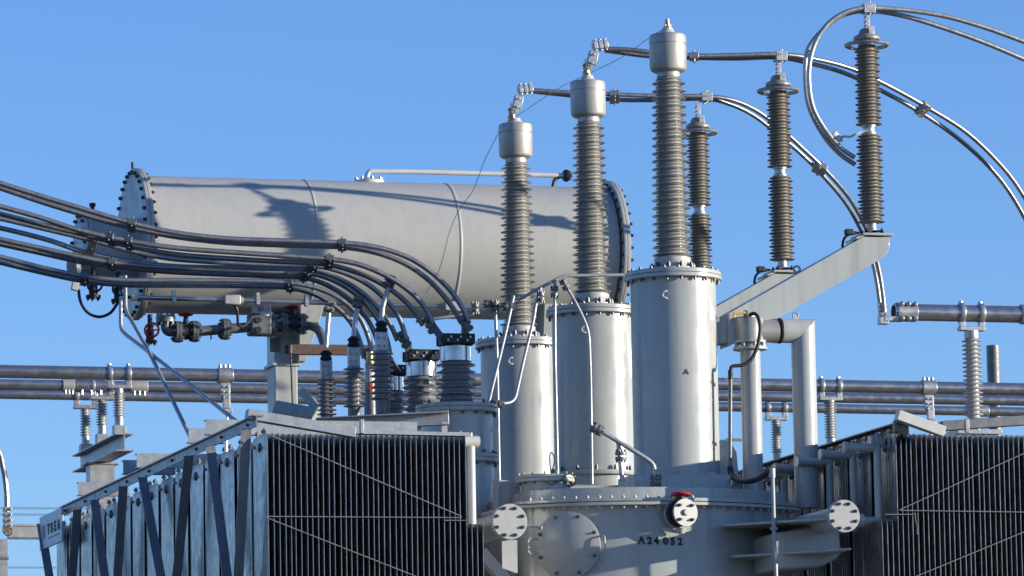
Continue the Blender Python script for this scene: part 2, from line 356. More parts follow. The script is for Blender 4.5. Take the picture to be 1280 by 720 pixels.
# ------------------------------------------------------------------ high-voltage turrets and bushings
def zb(py): return P(838, py, 0).z
MP = mpp(841, 346, 0)
TLAB = ['tall pale grey turret nearest the camera, carrying the tallest bushing', 'tall pale grey turret in the middle of the three', 'pale grey turret farthest back, behind the bent bleed pipes']
BLAB = ['tallest ribbed grey porcelain bushing with bare stud on top, nearest the camera', 'ribbed grey porcelain bushing in the middle of the three, cables clamped on top', 'ribbed grey porcelain bushing farthest back, in front of the conservator']
tur = thing('bushing_turret', TLAB[0], 'turret', (0, 0, ZC+.13), 'high-voltage bushing turrets')
zf = zb(352.5)
r1 = 53.5*MP; r2 = 61*MP
m = MB(); m.lathe([(r1, ZC+.133), (r1, zf-.0)], (0, 0, 0), (0, 0, 1), 64); part('shell', m, PAINT, tur)
m = MB(); m.lathe([(r2*.985, zf+.001), (r2, zf+.006), (r2, zf+.034), (r2*.985, zf+.038)], (0, 0, 0), (0, 0, 1), 64); m.lathe([(r2*.975, zf+.040), (r2*.99, zf+.045), (r2*.99, zf+.072), (r2*.97, zf+.080), (.2, zf+.085)], (0, 0, 0), (0, 0, 1), 64); part('flange', m, PAINT, tur)
m = MB(); m.bolts((0, 0, zf+.07), (0, 0, 1), r2*.91, 20, .015, .036, .4); m.bolts((0, 0, zf), (0, 0, -1), r2*.93, 20, .013, .03, .4); part('flange_bolts', m, BOLT, tur, stuff=True)
zbr = P(741, 592, 2.5).z
m = MB(); m.lathe([(r1*1.12, zbr-.04), (r1*1.13, zbr-.035), (r1*1.13, zbr-.003), (r1*1.12, zbr)], (0, 0, 0), (0, 0, 1), 56); base_ring = part('base_ring', m, PAINT, tur)
m = MB(); m.bolts((0, 0, zbr), (0, 0, 1), r1*1.07, 14, .015, .05, .4); base_bolts = part('base_bolts', m, BOLT, tur, stuff=True)
qh = P(816, 368, -.37)
m = MB(); mm = [math.radians(a) for a in range(60, 301, 20)]
cpt = V((-.19, -.345, qh.z)); m.tube([cpt+V((math.cos(a)*.026, -.012-.02*abs(math.sin(a)), math.sin(a)*.032)) for a in mm], .009, 8); part('lifting_hook', m, WHITE, tur)
def sheds(mb, o, z0, z1, n, c0, c1, s0, s1, alt=1.0, seg=40):
    """porcelain with n rain sheds between heights z0 (bottom) and z1; core radius c, shed radius s"""
    pr = [(c0*.98, z0)]; p = (z1-z0)/n
    for i in range(n):
        for j in ((0, 1) if alt < 1 else (0,)):
            z = z0+p*i+(p*.5 if j else 0); t = (z-z0)/(z1-z0); c = c0+(c1-c0)*t; s = (s0+(s1-s0)*t)*(alt if j else 1); h = p*(.5 if alt < 1 else 1)
            pr += [(c, z+h*.06), (c+(s-c)*.45, z+h*.20), (s*.955, z+h*.25), (s, z+h*.34), (s*.98, z+h*.45), (c+(s-c)*.5, z+h*.56), (c+(s-c)*.12, z+h*.70), (c, z+h*.88)]
    pr.append((c1*.98, z1)); mb.lathe(pr, o, (0, 0, 1), seg); return mb
bu = thing('high_voltage_bushing', BLAB[0], 'bushing', (0, 0, zf+.085), 'high-voltage bushings')
m = MB(); sheds(m, (0, 0, 0), zb(321), zb(97), 23, 16.8*MP, 13.2*MP, 26*MP, 21*MP, .80); part('porcelain', m, PORC, bu, 50)
m = MB(); z0 = zf+.088
m.lathe([(30*MP, z0), (30*MP, z0+.03), (22*MP, z0+.034), (22*MP, zb(334)), (22.8*MP, zb(333)), (22.8*MP, zb(323)), (19*MP, zb(321))], (0, 0, 0), (0, 0, 1), 40); part('mounting_collar', m, FLANGE, bu)
m = MB(); m.bolts((0, 0, z0+.03), (0, 0, 1), 26*MP, 10, .018, .05, .2); part('collar_bolts', m, BOLT, bu, stuff=True)
m = MB()
m.lathe([(14.5*MP, zb(97)), (14.5*MP, zb(91)), (18.5*MP, zb(90.5)), (21.8*MP, zb(88.5)), (23.2*MP, zb(85.5)), (23.4*MP, zb(57.5)), (22.6*MP, zb(57)), (22.6*MP, zb(56)), (23.4*MP, zb(55.5)), (23.4*MP, zb(47)), (22.4*MP, zb(44.5)), (20*MP, zb(43.5))], (0, 0, 0), (0, 0, 1), 48); part('head', m, CAP, bu, 30)
m = MB(); m.lathe([(13*MP, zb(43.5)), (12*MP, zb(42)), (8*MP, zb(39)), (7*MP, zb(36))], (0, 0, 0), (0, 0, 1), 28); part('terminal_base', m, WHITE, bu)
def stud():
    m = MB(); m.lathe([(5.5*MP, zb(36)), (5.5*MP, zb(34)), (3.2*MP, zb(33)), (3.2*MP, zb(29)), (2.6*MP, zb(28.5)), (2.6*MP, zb(24))], (0, 0, 0), (0, 0, 1), 14)
    for s in (-1, 1): m.cyl((s*.028, -.01, zb(36)), (s*.02, -.01, zb(31)), .009, 6)
    return m
for k in (1, 2):
    clone(tur, None, (0, 2.5*k, ZC+.13), TLAB[k]); clone(bu, None, (0, 2.5*k, zf+.085), BLAB[k])
part('terminal_stud', stud(), BRASS, bu)
d_ = ray(858, 472); a_ = d_.x*d_.x+d_.y*d_.y; b_ = CAM.x*d_.x+CAM.y*d_.y; q = CAM+d_*((-b_-math.sqrt(b_*b_-a_*(CAM.x**2+CAM.y**2-r1*r1)))/a_)
n = V((q.x, q.y, 0)).normalized(); tg = V((0, 0, 1)).cross(n)
MARK = Matrix.Translation(q+n*.003) @ Matrix(((tg.x, 0, n.x, 0), (tg.y, 0, n.y, 0), (0, 1, 0, 0), (0, 0, 0, 1)))
glyph('^', .11, MARK, RUST, tur, 'painted_mark', .001, .002)
bpy.data.objects.remove(base_ring); bpy.data.objects.remove(base_bolts)     # the nearest turret stands on its pad without a ring
# ------------------------------------------------------------------ clamps and connectors
def boltrow(mb, c, ax, r=.012, l=.06):
    c = V(c); a = V(ax).normalized(); mb.lathe([(r, -l/2), (r, -l/2+.012), (r*.5, -l/2+.013), (r*.5, l/2-.013), (r, l/2-.012), (r, l/2)], c, a, 6)
def clamp(name, c, d, w, l, parent, mt=ALU, sep=V((0, 0, 1)), th=.03):
    """two-groove cable clamp: bar across the pair, along conductor direction l"""
    d = V(d).normalized(); c = V(c); sp = V(sep).normalized(); m = MB()
    m.bar(c-sp*w/2, c+sp*w/2, l, th*2, d)
    for s in (-.5, 0, .5):
        boltrow(m, c+sp*w*s*.9, d.cross(sp), .011, th*2+.035)
    return part(name, m, mt, parent, bev=.004)
def nutcluster(name, c, d, parent, n=3, sz=.055, mt=ALU, sd=V((0, 1, 0))):
    """multi-bolt compression connector along direction d"""
    m = MB(); c = V(c); d = V(d).normalized(); sd = (V(sd)-d*V(sd).dot(d)).normalized(); u = d.cross(sd)
    m.bar(c-d*sz*n*.5, c+d*sz*n*.5, sz*1.1, sz*.8, sd)
    for i in range(n):
        p = c+d*sz*(i-(n-1)/2)
        m.bar(p-d*sz*.36, p+d*sz*.36, sz*1.5, sz*1.35, sd)
        for s in (-1, 1):
            m.lathe([(sz*.22, -sz*1.05), (sz*.22, -sz*.8), (sz*.1, -sz*.79), (sz*.1, sz*.85), (sz*.22, sz*.86), (sz*.22, sz*1.1)], p+sd*s*sz*.45, u, 6)
    return part(name, m, mt, parent, bev=.003)

# ------------------------------------------------------------------ arrester arms
ARML = ['long sloping grey box arm in front, carrying the nearest arrester', 'sloping grey box arm behind the front one, carrying the middle arrester', 'sloping grey box arm hidden mostly behind the nearest turret, farthest back']
arm = thing('arrester_arm', ARML[0], 'bracket', (.5, 0, 7.2), 'sloping arrester arms')
YF = -.13
poly = [P(x, y, YF) for x, y in ((911, 391), (1079.5, 295.5), (1112.5, 296.5), (1112, 309), (1109.5, 316), (1106, 320.5), (1100.7, 324), (971, 398.5), (911, 433))]
m = MB(); m.prism(poly, (0, .26, 0)); part('box_arm', m, PAINT, arm, bev=.006)
m = MB(); a, b = P(1078, 294, YF-.02), P(1116, 294, YF-.02); zt = a.z
m.box(((a.x+b.x)/2, 0, zt+.012), (b.x-a.x, .34, .022)); m.bar((a.x-.06, 0, zt-.03), (a.x+.03, 0, zt+.008), .30, .02, (0, 1, 0)); part('seat_plate', m, PAINT, arm, bev=.003)
m = MB(); m.prism([P(x, y, YF+.04) for x, y in ((885, 405), (911, 391), (911, 429), (885, 429))], (0, .18, 0)); part('root_plate', m, PAINT, arm)
m = MB(); q = P(950, 372, YF); m.ring(P(996, 336.5, .1), (.3, 1, 0), .028, .010, 20, 8); part('lifting_eye', m, PAINT, arm)
m = MB(); m.tube(spline([P(1053, 309, -.02), P(1054, 301, -.05), P(1058, 295, -.06), P(1066, 292, -.05), P(1073, 291, 0)]), .012, 8); part('earth_lead', m, BLACK, arm)
m = MB(); m.box(P(1061, 290, -.05), (.07, .07, .05)); m.cyl(P(1058, 293, -.06), P(1070, 291, -.04), .018, 8); part('surge_counter', m, IRON, arm, bev=.006)
for k in (1, 2): clone(arm, None, (.5, 2.5*k, 7.2), ARML[k])
# ------------------------------------------------------------------ arresters
AX = 1.915
def za(py): return P(1084, py, 0).z
MA = mpp(1084, 170, 0)
ALAB = ['brown ribbed surge arrester nearest the camera under the cable loop', 'brown ribbed surge arrester in the middle of the row', 'brown ribbed surge arrester farthest back, half behind the tallest bushing']
ar = thing('surge_arrester', ALAB[0], 'arrester', (AX, 0, zt+.024), 'surge arresters')
o = (AX, 0, 0)
m = MB(); sheds(m, o, za(279), za(168), 13, 10.2*MA, 10.2*MA, 17*MA, 16.8*MA, .86); part('lower_housing', m, POLY, ar, 50)
m = MB(); sheds(m, o, za(157), za(58), 12, 9.8*MA, 9.8*MA, 16.8*MA, 16*MA, .86); part('upper_housing', m, POLY, ar, 50)
m = MB(); m.lathe([(9*MA, za(169)), (9*MA, za(166)), (7.3*MA, za(165)), (7.3*MA, za(160)), (9*MA, za(159)), (9*MA, za(156))], o, (0, 0, 1), 24); part('joint_fitting', m, ALU, ar)
m = MB(); m.lathe([(7*MA, za(289)), (7*MA, za(287)), (6*MA, za(286)), (6*MA, za(280)), (9*MA, za(278.5))], o, (0, 0, 1), 20); part('foot', m, ALU, ar)
m = MB()
for i in range(4):
    a = math.pi/4+i*math.pi/2; c = V((AX+math.cos(a)*.10, math.sin(a)*.10, zt+.024)); m.lathe([(.02, 0), (.024, .012), (.016, .02), (.022, .032), (.01, .04), (.01, .055)], c, (0, 0, 1), 10); m.bar(c+V((0, 0, .03)), V((AX, 0, c.z+.035)), .035, .014)
part('insulating_feet', m, IRON, ar)
m = MB(); m.ring((AX, 0, za(56.5)), (0, 0, 1), 25.5*MA, 3*MA, 40, 10, .8)
for i in range(3):
    a = i*2.094+.6; m.tube([(AX+math.cos(a)*10*MA, math.sin(a)*10*MA, za(50)), (AX+math.cos(a)*25*MA, math.sin(a)*25*MA, za(56.5))], .007, 6)
part('grading_ring', m, ALU, ar)
m = MB(); m.lathe([(11*MA, za(58)), (11*MA, za(52)), (16.5*MA, za(50)), (16.8*MA, za(48)), (16*MA, za(46)), (10*MA, za(43)), (9.5*MA, za(39)), (6*MA, za(36)), (2*MA, za(35))], o, (0, 0, 1), 28); part('top_cap', m, POLY, ar)
m = MB(); m.box((AX+.02, -.13*.6, (za(52)+za(34))/2), (.055, .014, za(34)-za(52))); m.box((AX+.0, -.03, (za(40)+za(16))/2), (.045, .018, za(15)-za(40)))
for z in (33, 28, 22): boltrow(m, (AX-.012, -.03, za(z)), (0, 1, 0), .012, .07)
part('terminal_plate', m, ALU, ar, bev=.002)
for k in (1, 2): clone(ar, None, (AX, 2.5*k, zt+.024), ALAB[k])

# ------------------------------------------------------------------ high-voltage twin cables
def twin(name, label, A, B, r, mt=CABLE, group=None, n=10):
    pa = spline([P(*k) for k in A], n); pb = spline([P(*k) for k in B], n)
    lo = min(pa+pb, key=lambda p: p.z)
    t = thing(name, label, 'cable', lo, group)
    for pts in (pa, pb): m = MB(); m.tube(pts, r, 10); part('conductor', m, mt, t)
    return t, pa, pb
def near(pts, px, py):
    def pr(p):
        d = p-CAM; z = d.dot(fw); return (640+FPX*d.dot(rt)/z-px)**2+(360-FPX*d.dot(up)/z-py)**2
    i = min(range(len(pts)), key=lambda k: pr(pts[k])); j = max(1, min(len(pts)-2, i)); return pts[i], (pts[j+1]-pts[j-1]).normalized()
def spacer(t, pa, pb, px, py, l=.10, over=.05, mt=ALU, th=.028):
    a, d = near(pa, px, py); b, _ = near(pb, px, py); s = (b-a)
    if s.length < .01: s = V((0, 0, .02))
    return clamp('spacer_clamp', (a+b)/2, d, s.length+over, l, t, mt, s, th)
HG = 'twin cables on the bushings and arresters'
t1, a1, b1 = twin('twin_cable', 'twin grey cable looping down from the nearest arrester to loose taped ends',
    [(1420, 108, .1), (1340, 74, .05), (1280, 52, .0), (1230, 34, -.02), (1180, 20, -.03), (1130, 12.5, -.03), (1085, 10, -.03), (1058, 15, -.02), (1035, 30, .0), (1018, 56, .02), (1011, 90, .03), (1015, 130, .04), (1030, 160, .05), (1050, 184, .05), (1068, 197, .05)],
    [(1420, 140, .25), (1340, 101, .2), (1280, 74, .12), (1230, 53, .08), (1180, 35, .05), (1130, 20, .04), (1085, 13.5, .04), (1054, 19, .04), (1030, 36, .08), (1010, 62, .12), (1006.5, 95, .14), (1011, 132, .14), (1028, 167, .14), (1048, 191, .12), (1069, 206, .10)], .0225, ALU, HG)
clamp('arrester_clamp', P(1085, 11, 0), (1, 0, 0), .11, .11, t1, ALU, (0, 1, 0), .045)
m = MB(); q = P(1045, 173, .06); m.tube([P(1040, 168, .09), P(1045, 174, .09), P(1049, 179, .09)], [.05, .054, .048], 12); part('white_tape', m, WHITE, t1)
m = MB(); m.tube(spline([P(1049, 172, .07), P(1056, 170.5, .05), P(1062, 171, .0), P(1069, 168, -.05), P(1078, 164.5, -.05), P(1085, 163, -.06)]), .011, 8); part('tie_tape', m, WHITE, t1)
t2, a2, b2 = twin('twin_cable', 'twin grey cable running from the middle bushing over the middle arrester to the right',
    [(756, 61, 2.5), (785, 62, 2.47), (812, 65, 2.45), (862, 69.5, 2.44), (920, 69, 2.45), (975, 68, 2.46), (1020, 74, 2.55), (1065, 86, 2.7), (1110, 107, 2.9), (1157, 133, 3.1), (1205, 163, 3.3), (1245, 200, 3.5), (1275, 238, 3.6), (1310, 300, 3.8)],
    [(756, 63, 2.56), (785, 67, 2.56), (812, 70, 2.56), (862, 72, 2.54), (920, 73, 2.54), (975, 72, 2.54), (1020, 81, 2.65), (1060, 93, 2.8), (1105, 115, 3.0), (1150, 140, 3.15), (1195, 171, 3.4), (1235, 207, 3.6), (1265, 245, 3.7), (1300, 308, 3.9)], .0225, CABLE, HG)
clamp('arrester_clamp', P(975, 71, 2.5), (1, 0, 0), .12, .11, t2, ALU, (0, 1, 0), .045)
spacer(t2, a2, b2, 1155, 136, .10, .07); spacer(t2, a2, b2, 866, 70, .09, .08)
t3, a3, b3 = twin('twin_cable', 'twin grey cable from the farthest bushing sweeping down to the short tube busbar',
    [(663, 112.5, 5), (700, 115, 4.98), (768, 118, 4.96), (825, 120, 4.96), (882, 120.5, 4.96), (915, 125, 5.0), (945, 138, 5.1), (975, 160, 5.25), (1005, 187, 5.4), (1035, 216, 5.55), (1062, 248, 5.8), (1080, 280, 6.1), (1092, 312, 6.4), (1100, 345, 6.5), (1104, 372, 6.5), (1105.5, 390, 6.5)],
    [(663, 114, 5.06), (700, 118, 5.06), (768, 124.5, 5.06), (825, 125, 5.05), (882, 123.5, 5.05), (912, 130, 5.12), (940, 143, 5.22), (968, 164, 5.37), (1000, 191, 5.52), (1029, 220, 5.67), (1056, 252, 5.92), (1074, 283, 6.2), (1087, 315, 6.6), (1095, 347, 6.6), (1099, 373, 6.6), (1100.5, 391, 6.6)], .0225, CABLE, HG)
clamp('arrester_clamp', P(882, 121.5, 5), (1, 0, 0), .12, .11, t3, ALU, (0, 1, 0), .045)
spacer(t3, a3, b3, 770, 121, .10, .08); 
spacer(t3, a3, b3, 1026, 209, .14, .06)
nutcluster('end_connector', P(1103, 387, 6.55), (0, 0, 1), t3, 3, .05, ALU, (1, 0, 0))
# terminal connectors of the two connected bushings
for (t, Y, bx, by, pts) in ((t2, 2.5, 733.5, 87, ((734, 92), (735, 78), (741, 66), (750, 57))), (t3, 5.0, 640, 142, ((641, 147), (642, 133), (648, 120), (657, 111)))):
    m = MB(); c = P(bx, by+5, Y); m.lathe([(.04, -.03), (.045, .01), (.028, .03), (.028, .06), (.045, .07), (.03, .10)], c, (0, 0, 1), 14)
    boltrow(m, c+V((0, -.02, .05)), (0, 1, 0), .03, .10); part('stud_clamp', m, BRASS, t, bev=.002)
    m = MB(); m.tube([P(x, y, Y-.03) for x, y in pts[:3]], .02, 8); q = P(bx+7, by-14, Y-.04); m.box(q, (.085, .075, .13), Matrix.Rotation(.25, 3, 'Y')); m.box(q+V((-.035, 0, -.05)), (.07, .06, .09))
    boltrow(m, q+V((0, 0, .03)), (0, 1, 0), .016, .13); boltrow(m, q+V((-.02, 0, -.05)), (0, 1, 0), .018, .13); part('flexible_link', m, ALU, t, bev=.006)
    nutcluster('end_connector', P(bx+16.5, by-30.5, Y), (1, 0, .12), t, 3, .052, ALU, (0, 1, 0))
# thin wire strung from stud to stud
m = MB(); m.tube(spline([P(826, 38, 0), P(805, 52, .5), P(780, 70, 1.2), P(757, 82, 1.9), P(742, 89, 2.4), P(726, 97, 2.6), P(706, 106, 3.3), P(682, 121, 4.1), P(655, 139, 4.8), P(640, 149, 5.0), P(628, 158, 5.05), P(617, 178, 5.1), P(606, 200, 5.2), P(598, 221, 5.25), P(590, 240, 5.3), P(574, 262, 5.3), P(562, 290, 5.3), P(552, 328, 5.3), P(543, 350, 5.3), P(532, 366, 5.3)], 6), .0035, 5)
solo('test_wire', m, CABLE, 'thin loose wire strung between the three bushing tops and down past the conservator', 'wire')

# ------------------------------------------------------------------ conservator
YC_ = 7.47
cl = P(169, 308, YC_); cr = P(757, 316, YC_); zc = (cl.z+cr.z)/2; rc = .704; xl, xr = cl.x, cr.x
con = thing('conservator', 'long horizontal pale grey cylindrical oil conservator behind the bushings', 'tank', ((xl+xr)/2, YC_, zc-rc))
ax0 = V((0, YC_, zc))
m = MB(); m.lathe([(rc, xl+.06), (rc, xr-.06)], ax0, (1, 0, 0), 96); part('shell', m, PAINT2, con)
rf = rc*1.108
for nm, x, s in (('end_plate', xl, -1), ('end_plate', xr, 1)):
    m = MB(); m.lathe([(rf*.995, x-.035), (rf, x-.03), (rf, x-.004), (rf*.995, x)], ax0, (1, 0, 0), 80)
    m.lathe([(rf*.995, x+.004), (rf, x+.008), (rf, x+.034), (rf*.995, x+.038)], ax0, (1, 0, 0), 80); pl = part(nm, m, PAINT2, con)
    m = MB(); m.bolts(ax0+V((x-.035, 0, 0)), (-1, 0, 0), rf*.945, 36, .020, .035, .2); m.bolts(ax0+V((x+.036, 0, 0)), (1, 0, 0), rf*.945, 36, .018, .045, .2); part('plate_bolts', m, BOLT, pl, stuff=True)
for px, py in ((376, 226), (553, 231)):
    x = PZ(px, py, zc+rc).x; x = P(px, py, YC_).x
    m = MB(); m.lathe([(rc+.0005, x-.016), (rc+.005, x-.009), (rc+.005, x+.009), (rc+.0005, x+.016)], ax0, (1, 0, 0), 96, caps=False); part('seam_band', m, PAINT2, con)
x0 = P(103, 308, YC_-.1).x; rn = 46*mpp(110, 300, YC_)
an = V((0, YC_-.1, P(103, 313, YC_).z))
m = MB(); m.lathe([(rn*.86, x0+.05), (rn*.86, xl-.036)], an, (1, 0, 0), 48); nk = part('inspection_neck', m, PAINT2, con)
m = MB(); m.lathe([(rn*.98, x0-.03), (rn, x0-.025), (rn, x0), (rn*.98, x0+.004)], an, (1, 0, 0), 48); m.lathe([(rn*.98, x0+.008), (rn, x0+.012), (rn, x0+.036), (rn*.98, x0+.04)], an, (1, 0, 0), 48); part('neck_flange', m, PAINT2, nk)
m = MB(); m.bolts(an+V((x0-.03, 0, 0)), (-1, 0, 0), rn*.9, 16, .019, .035, .2); part('neck_bolts', m, BOLT, nk, stuff=True)
m = MB(); m.tube(fillet([an+V((x0-.03, -.12, .10)), an+V((x0-.11, -.12, .10)), an+V((x0-.11, .08, .16)), an+V((x0-.03, .08, .16))], .03), .010, 8); part('neck_handle', m, IRON, nk)
m = MB(); m.cyl(P(115.5, 272, YC_), P(115.5, 258, YC_), .022, 8); m.cyl(P(115.5, 258, YC_), P(115.5, 254, YC_), .034, 8); part('vent_plug', m, IRON, nk)
m = MB(); m.cyl((xl-.02, YC_, zc+rf-.02), (xl-.02, YC_, zc+rf+.07), .016, 8); part('lifting_pin', m, IRON, con)
# level gauge and drain valves under the left end
m = MB(); m.lathe([(.10, 0), (.10, .06), (.07, .07)], P(89, 334, 6.80), (.6, .2, .1), 20); m.cyl(P(90, 335, 6.80), P(120, 340, 7.00), .05, 14); m.box(P(104, 338, 6.95), (.12, .12, .13)); part('level_gauge', m, STEEL, con, bev=.008)
m = MB(); m.box(P(94, 357, 6.80), (.07, .06, .10), Matrix.Rotation(.2, 3, 'Y')); part('gauge_box', m, FLANGE, con, bev=.006)
def smallvalve(px, py, Y, parent, wheel, s=1.0):
    c = P(px, py, Y); m = MB(); m.lathe([(.085*s, -.12*s), (.085*s, -.09*s), (.05*s, -.085*s), (.05*s, .03*s), (.03*s, .06*s), (.03*s, .22*s)], c, (0, 0, 1), 16); m.bolts(c+V((0, 0, -.12*s)), (0, 0, -1), .066*s, 6, .012*s, .03*s); v = part('drain_valve', m, IRON, parent)
    m = MB(); handwheel(m, c+V((0, -.10*s, .02*s)), (-.5, -1, .1), .085*s, .014*s, 5); part('handwheel', m, wheel, v)
smallvalve(116.5, 359, 6.80, con, IRON, .9); smallvalve(148, 364, 6.75, con, IRON, .9)
smallvalve(187.5, 416, 6.80, con, RED, .85)
m = MB(); m.tube(spline([P(98, 362, 6.80), P(101, 378, 6.78), P(110, 391, 6.76), P(124, 396, 6.75), P(138, 391, 6.74), P(148, 378, 6.73), P(158, 372, 6.70), P(166, 371.5, 6.70)]), .016, 8)
part('gauge_lead', m, BLACK, con)
# support columns
for px in (352, 655):
    Yp = YC_
    m = MB(); tp = P(px, 395, Yp); bt = ZC-.1
    m.box((tp.x, Yp, (tp.z+bt)/2), (.24, .34, tp.z-bt)); part('support_column', m, PAINT, con, bev=.01)
    m = MB(); zz = P(px, 458, Yp).z; m.box((tp.x, Yp, zz), (.30, .40, .03)); part('column_collar', m, PAINT, con, bev=.004)
    m = MB(); m.prism([(tp.x+.10, Yp-.3, zz+.02), (tp.x+.18, Yp-.3, zz+.02), (tp.x+.36, Yp-.42, tp.z+.08), (tp.x+.10, Yp-.42, tp.z+.08)], (0, .6, 0)); part('saddle', m, PAINT, con, bev=.006)
m = MB(); q = P(343, 440, YC_-.175); m.box(P(344, 431, YC_-.178), (.11, .012, .15)); part('column_slot', m, STEEL, con)

# vent pipe on top of the conservator
t = thing('vent_pipe', 'thin pale vent pipe along the top of the conservator', 'pipe', P(465, 228, YC_))
m = MB(); m.tube(fillet([P(458, 226, YC_), P(460, 214, YC_), P(520, 214.7, YC_), P(706, 219.5, YC_)], .14, 7), .026, 12); part('pipe', m, WHITE, t)
m = MB(); c = P(465, 226, YC_); m.lathe([(.16, -.03), (.16, .0), (.11, .01), (.06, .035)], P(461, 226.5, YC_), (0, 0, 1), 20); m.bolts(P(461, 226.5, YC_), (0, 0, 1), .135, 8, .017, .04); part('flange', m, WHITE, t)
m = MB(); m.lathe([(.05, 0), (.065, .02), (.065, .05), (.03, .06), (.03, .09)], P(704, 219.5, YC_), (1, 0, 0), 16); m.cyl(P(712, 225, YC_), P(712, 214, YC_), .024, 10); part('breather_valve', m, IRON, t)
m = MB(); m.tube(spline([P(691, 235, YC_), P(693, 226, YC_), P(698, 221.5, YC_), P(708, 220, YC_)]), .02, 8); part('drain_elbow', m, IRON, t)

# conduit under the conservator
t = thing('conduit', 'thin pale conduit with junction boxes under the conservator', 'conduit', P(290, 378, 6.62))
m = MB(); m.cyl(P(166, 371.5, 6.62), P(600, 384, 6.62), .026, 12); part('tube', m, TUBE, t)
m = MB(); m.cyl(P(164, 371.5, 6.62), P(172, 371.7, 6.62), .034, 12); part('coupling', m, CAP, t)
for px in (290, 565):
    m = MB(); m.box(P(px, 371.5+(px-166)*.029, 6.60), (.17, .09, .10)); jb = part('junction_box', m, CAP, t, bev=.012)
    m = MB(); m.cyl(P(px-14, 371.3+(px-166)*.029, 6.62), P(px+14, 372.2+(px-166)*.029, 6.62), .038, 12); part('gland', m, CAP, jb)
for px in (217, 322, 383, 445):
    m = MB(); q = P(px, 371.5+(px-166)*.029, 6.62); m.box(q+V((0, 0, .02)), (.035, .07, .12)); part('pipe_clip', m, ALU, t)
m = MB(); m.tube(spline([P(291, 380, 6.62), P(296, 386, 6.62), P(297, 396, 6.65), P(298, 406, 6.70), P(304, 408, 6.75), P(311, 402, 6.80), P(317, 392, 6.85)]), .014, 8); part('lead', m, BLACK, t)

# Buchholz line: pipe, valves, relay
t = thing('relay_pipe', 'grey flanged pipe line with relay and red-wheeled valves below the conservator', 'pipe', P(300, 420, 6.95))
YB = 6.95; rp = .052
m = MB(); m.tube(fillet([P(207, 396, YB), P(207, 414.5, YB), P(224, 415, YB)], .12, 6), rp, 14); part('elbow', m, STEEL, t)
m = MB(); m.tube([P(243, 414.5, YB), P(312, 409, YB)], rp, 14); part('pipe', m, STEEL, t)
m = MB(); m.tube(fillet([P(340, 408, YB), P(383, 406, YB), P(399, 411, YB-.3), P(408, 440, YB-.6)], .2, 7), rp*.85, 14); part('pipe', m, STEEL, t)
def fl(px, py, Y, dx, r, th=.03, parent=None):
    c = P(px, py, Y); m = MB(); d = V(dx).normalized(); m.lathe([(r, -th*1.1), (r, -th*.1)], c, d, 20); m.lathe([(r, th*.1), (r, th*1.1)], c, d, 20); m.bolts(c-d*th*1.1, -d, r*.8, 8, .014, .03); m.bolts(c+d*th*1.1, d, r*.8, 8, .014, .03); return part('flange', m, STEEL, parent)
fl(207, 399, YB, (0, 0, 1), .10, .028, t)
for px, py in ((222, 415), (243, 414.3), (281, 411.5), (338, 408), (354, 404), (377, 405)): fl(px, py, YB, (1, 0, -.02), .11, .026, t)
def gate(px, py, wy, parent, s=1):
    c = P(px, py, YB); m = MB(); m.lathe([(.07, -.08), (.085, 0), (.07, .08)], c, (1, 0, 0), 18); m.lathe([(.06, 0), (.055, .09), (.03, .10), (.022, .16)], c, (0, 0, 1), 14); g_ = part('gate_valve', m, IRON, parent)
    wz = P(px, wy, YB).z; m = MB(); m.cyl(c+V((0, 0, .15)), (c.x, c.y, wz), .012, 8); part('stem', m, IRON, g_)
    m = MB(); handwheel(m, (c.x, c.y, wz), (0, .1, 1), .066, .014, 5); part('handwheel', m, RED, g_)
gate(232.5, 414.5, 392.5, t); gate(366, 404, 384, t)
m = MB(); m.box(P(324, 406, YB), (.22, .22, .22)); rl = part('relay', m, STEEL, t, bev=.02)
m = MB(); m.lathe([(.12, 0), (.12, .05), (.05, .07), (.05, .10)], P(328, 397, YB), (0, 0, 1), 18); m.box(P(318, 388, YB-.05), (.06, .06, .08)); m.box(P(333, 388, YB-.05), (.08, .07, .09)); part('relay_head', m, ALU, rl, bev=.005)
for dz in (.05, -.05):
    m = MB(); m.lathe([(.032, 0), (.032, .014)], P(323, 406, YB-.112)+V((0, 0, dz)), (0, -1, 0), 16); part('sight_glass', m, IRON, rl)
m = MB(); m.tube(spline([P(263, 413, YB), P(264, 424, YB), P(264.5, 427, YB)]), .008, 6); part('tag', m, GLASS if False else STEEL, t)

# crossing drop pipes at the conservator's left
for lab, pts in (('thin grey pipe dropping from the conservator and slanting farther right to the radiator rail', [(151, 345, 6.70), (151, 411, 6.60), (157, 418, 6.50), (190, 443, 5.0), (296, 527, 3.0)]),
                 ('thin grey pipe dropping from the conservator and slanting steeply to the radiator rail', [(156.5, 345, 6.60), (157, 388, 6.50), (164, 400, 6.40), (187, 441, 5.0), (240, 551, 3.6)])):
    m = MB(); m.tube(fillet([P(*k) for k in pts], .25, 5), .02, 10); solo('drop_pipe', m, GALV, lab, 'pipe', 'drop pipes crossing left of the conservator')
m = MB(); m.bar(P(362, 437, 4.9), P(470, 438, 4.9), .07, .10); t = thing('rusty_bar', 'rust brown flat bar beside the conservator column with a hanging rod', 'bar', P(362, 520, 4.9)); part('bar', m, RUST, t, bev=.004)
m = MB(); m.cyl(P(363, 434, 4.85), P(366.5, 520, 4.85), .010, 8); part('hanging_rod', m, IRON, t)
m = MB(); m.cyl(P(361, 432, 4.83), P(361, 442, 4.83), .045, 12); part('pivot', m, IRON, t)

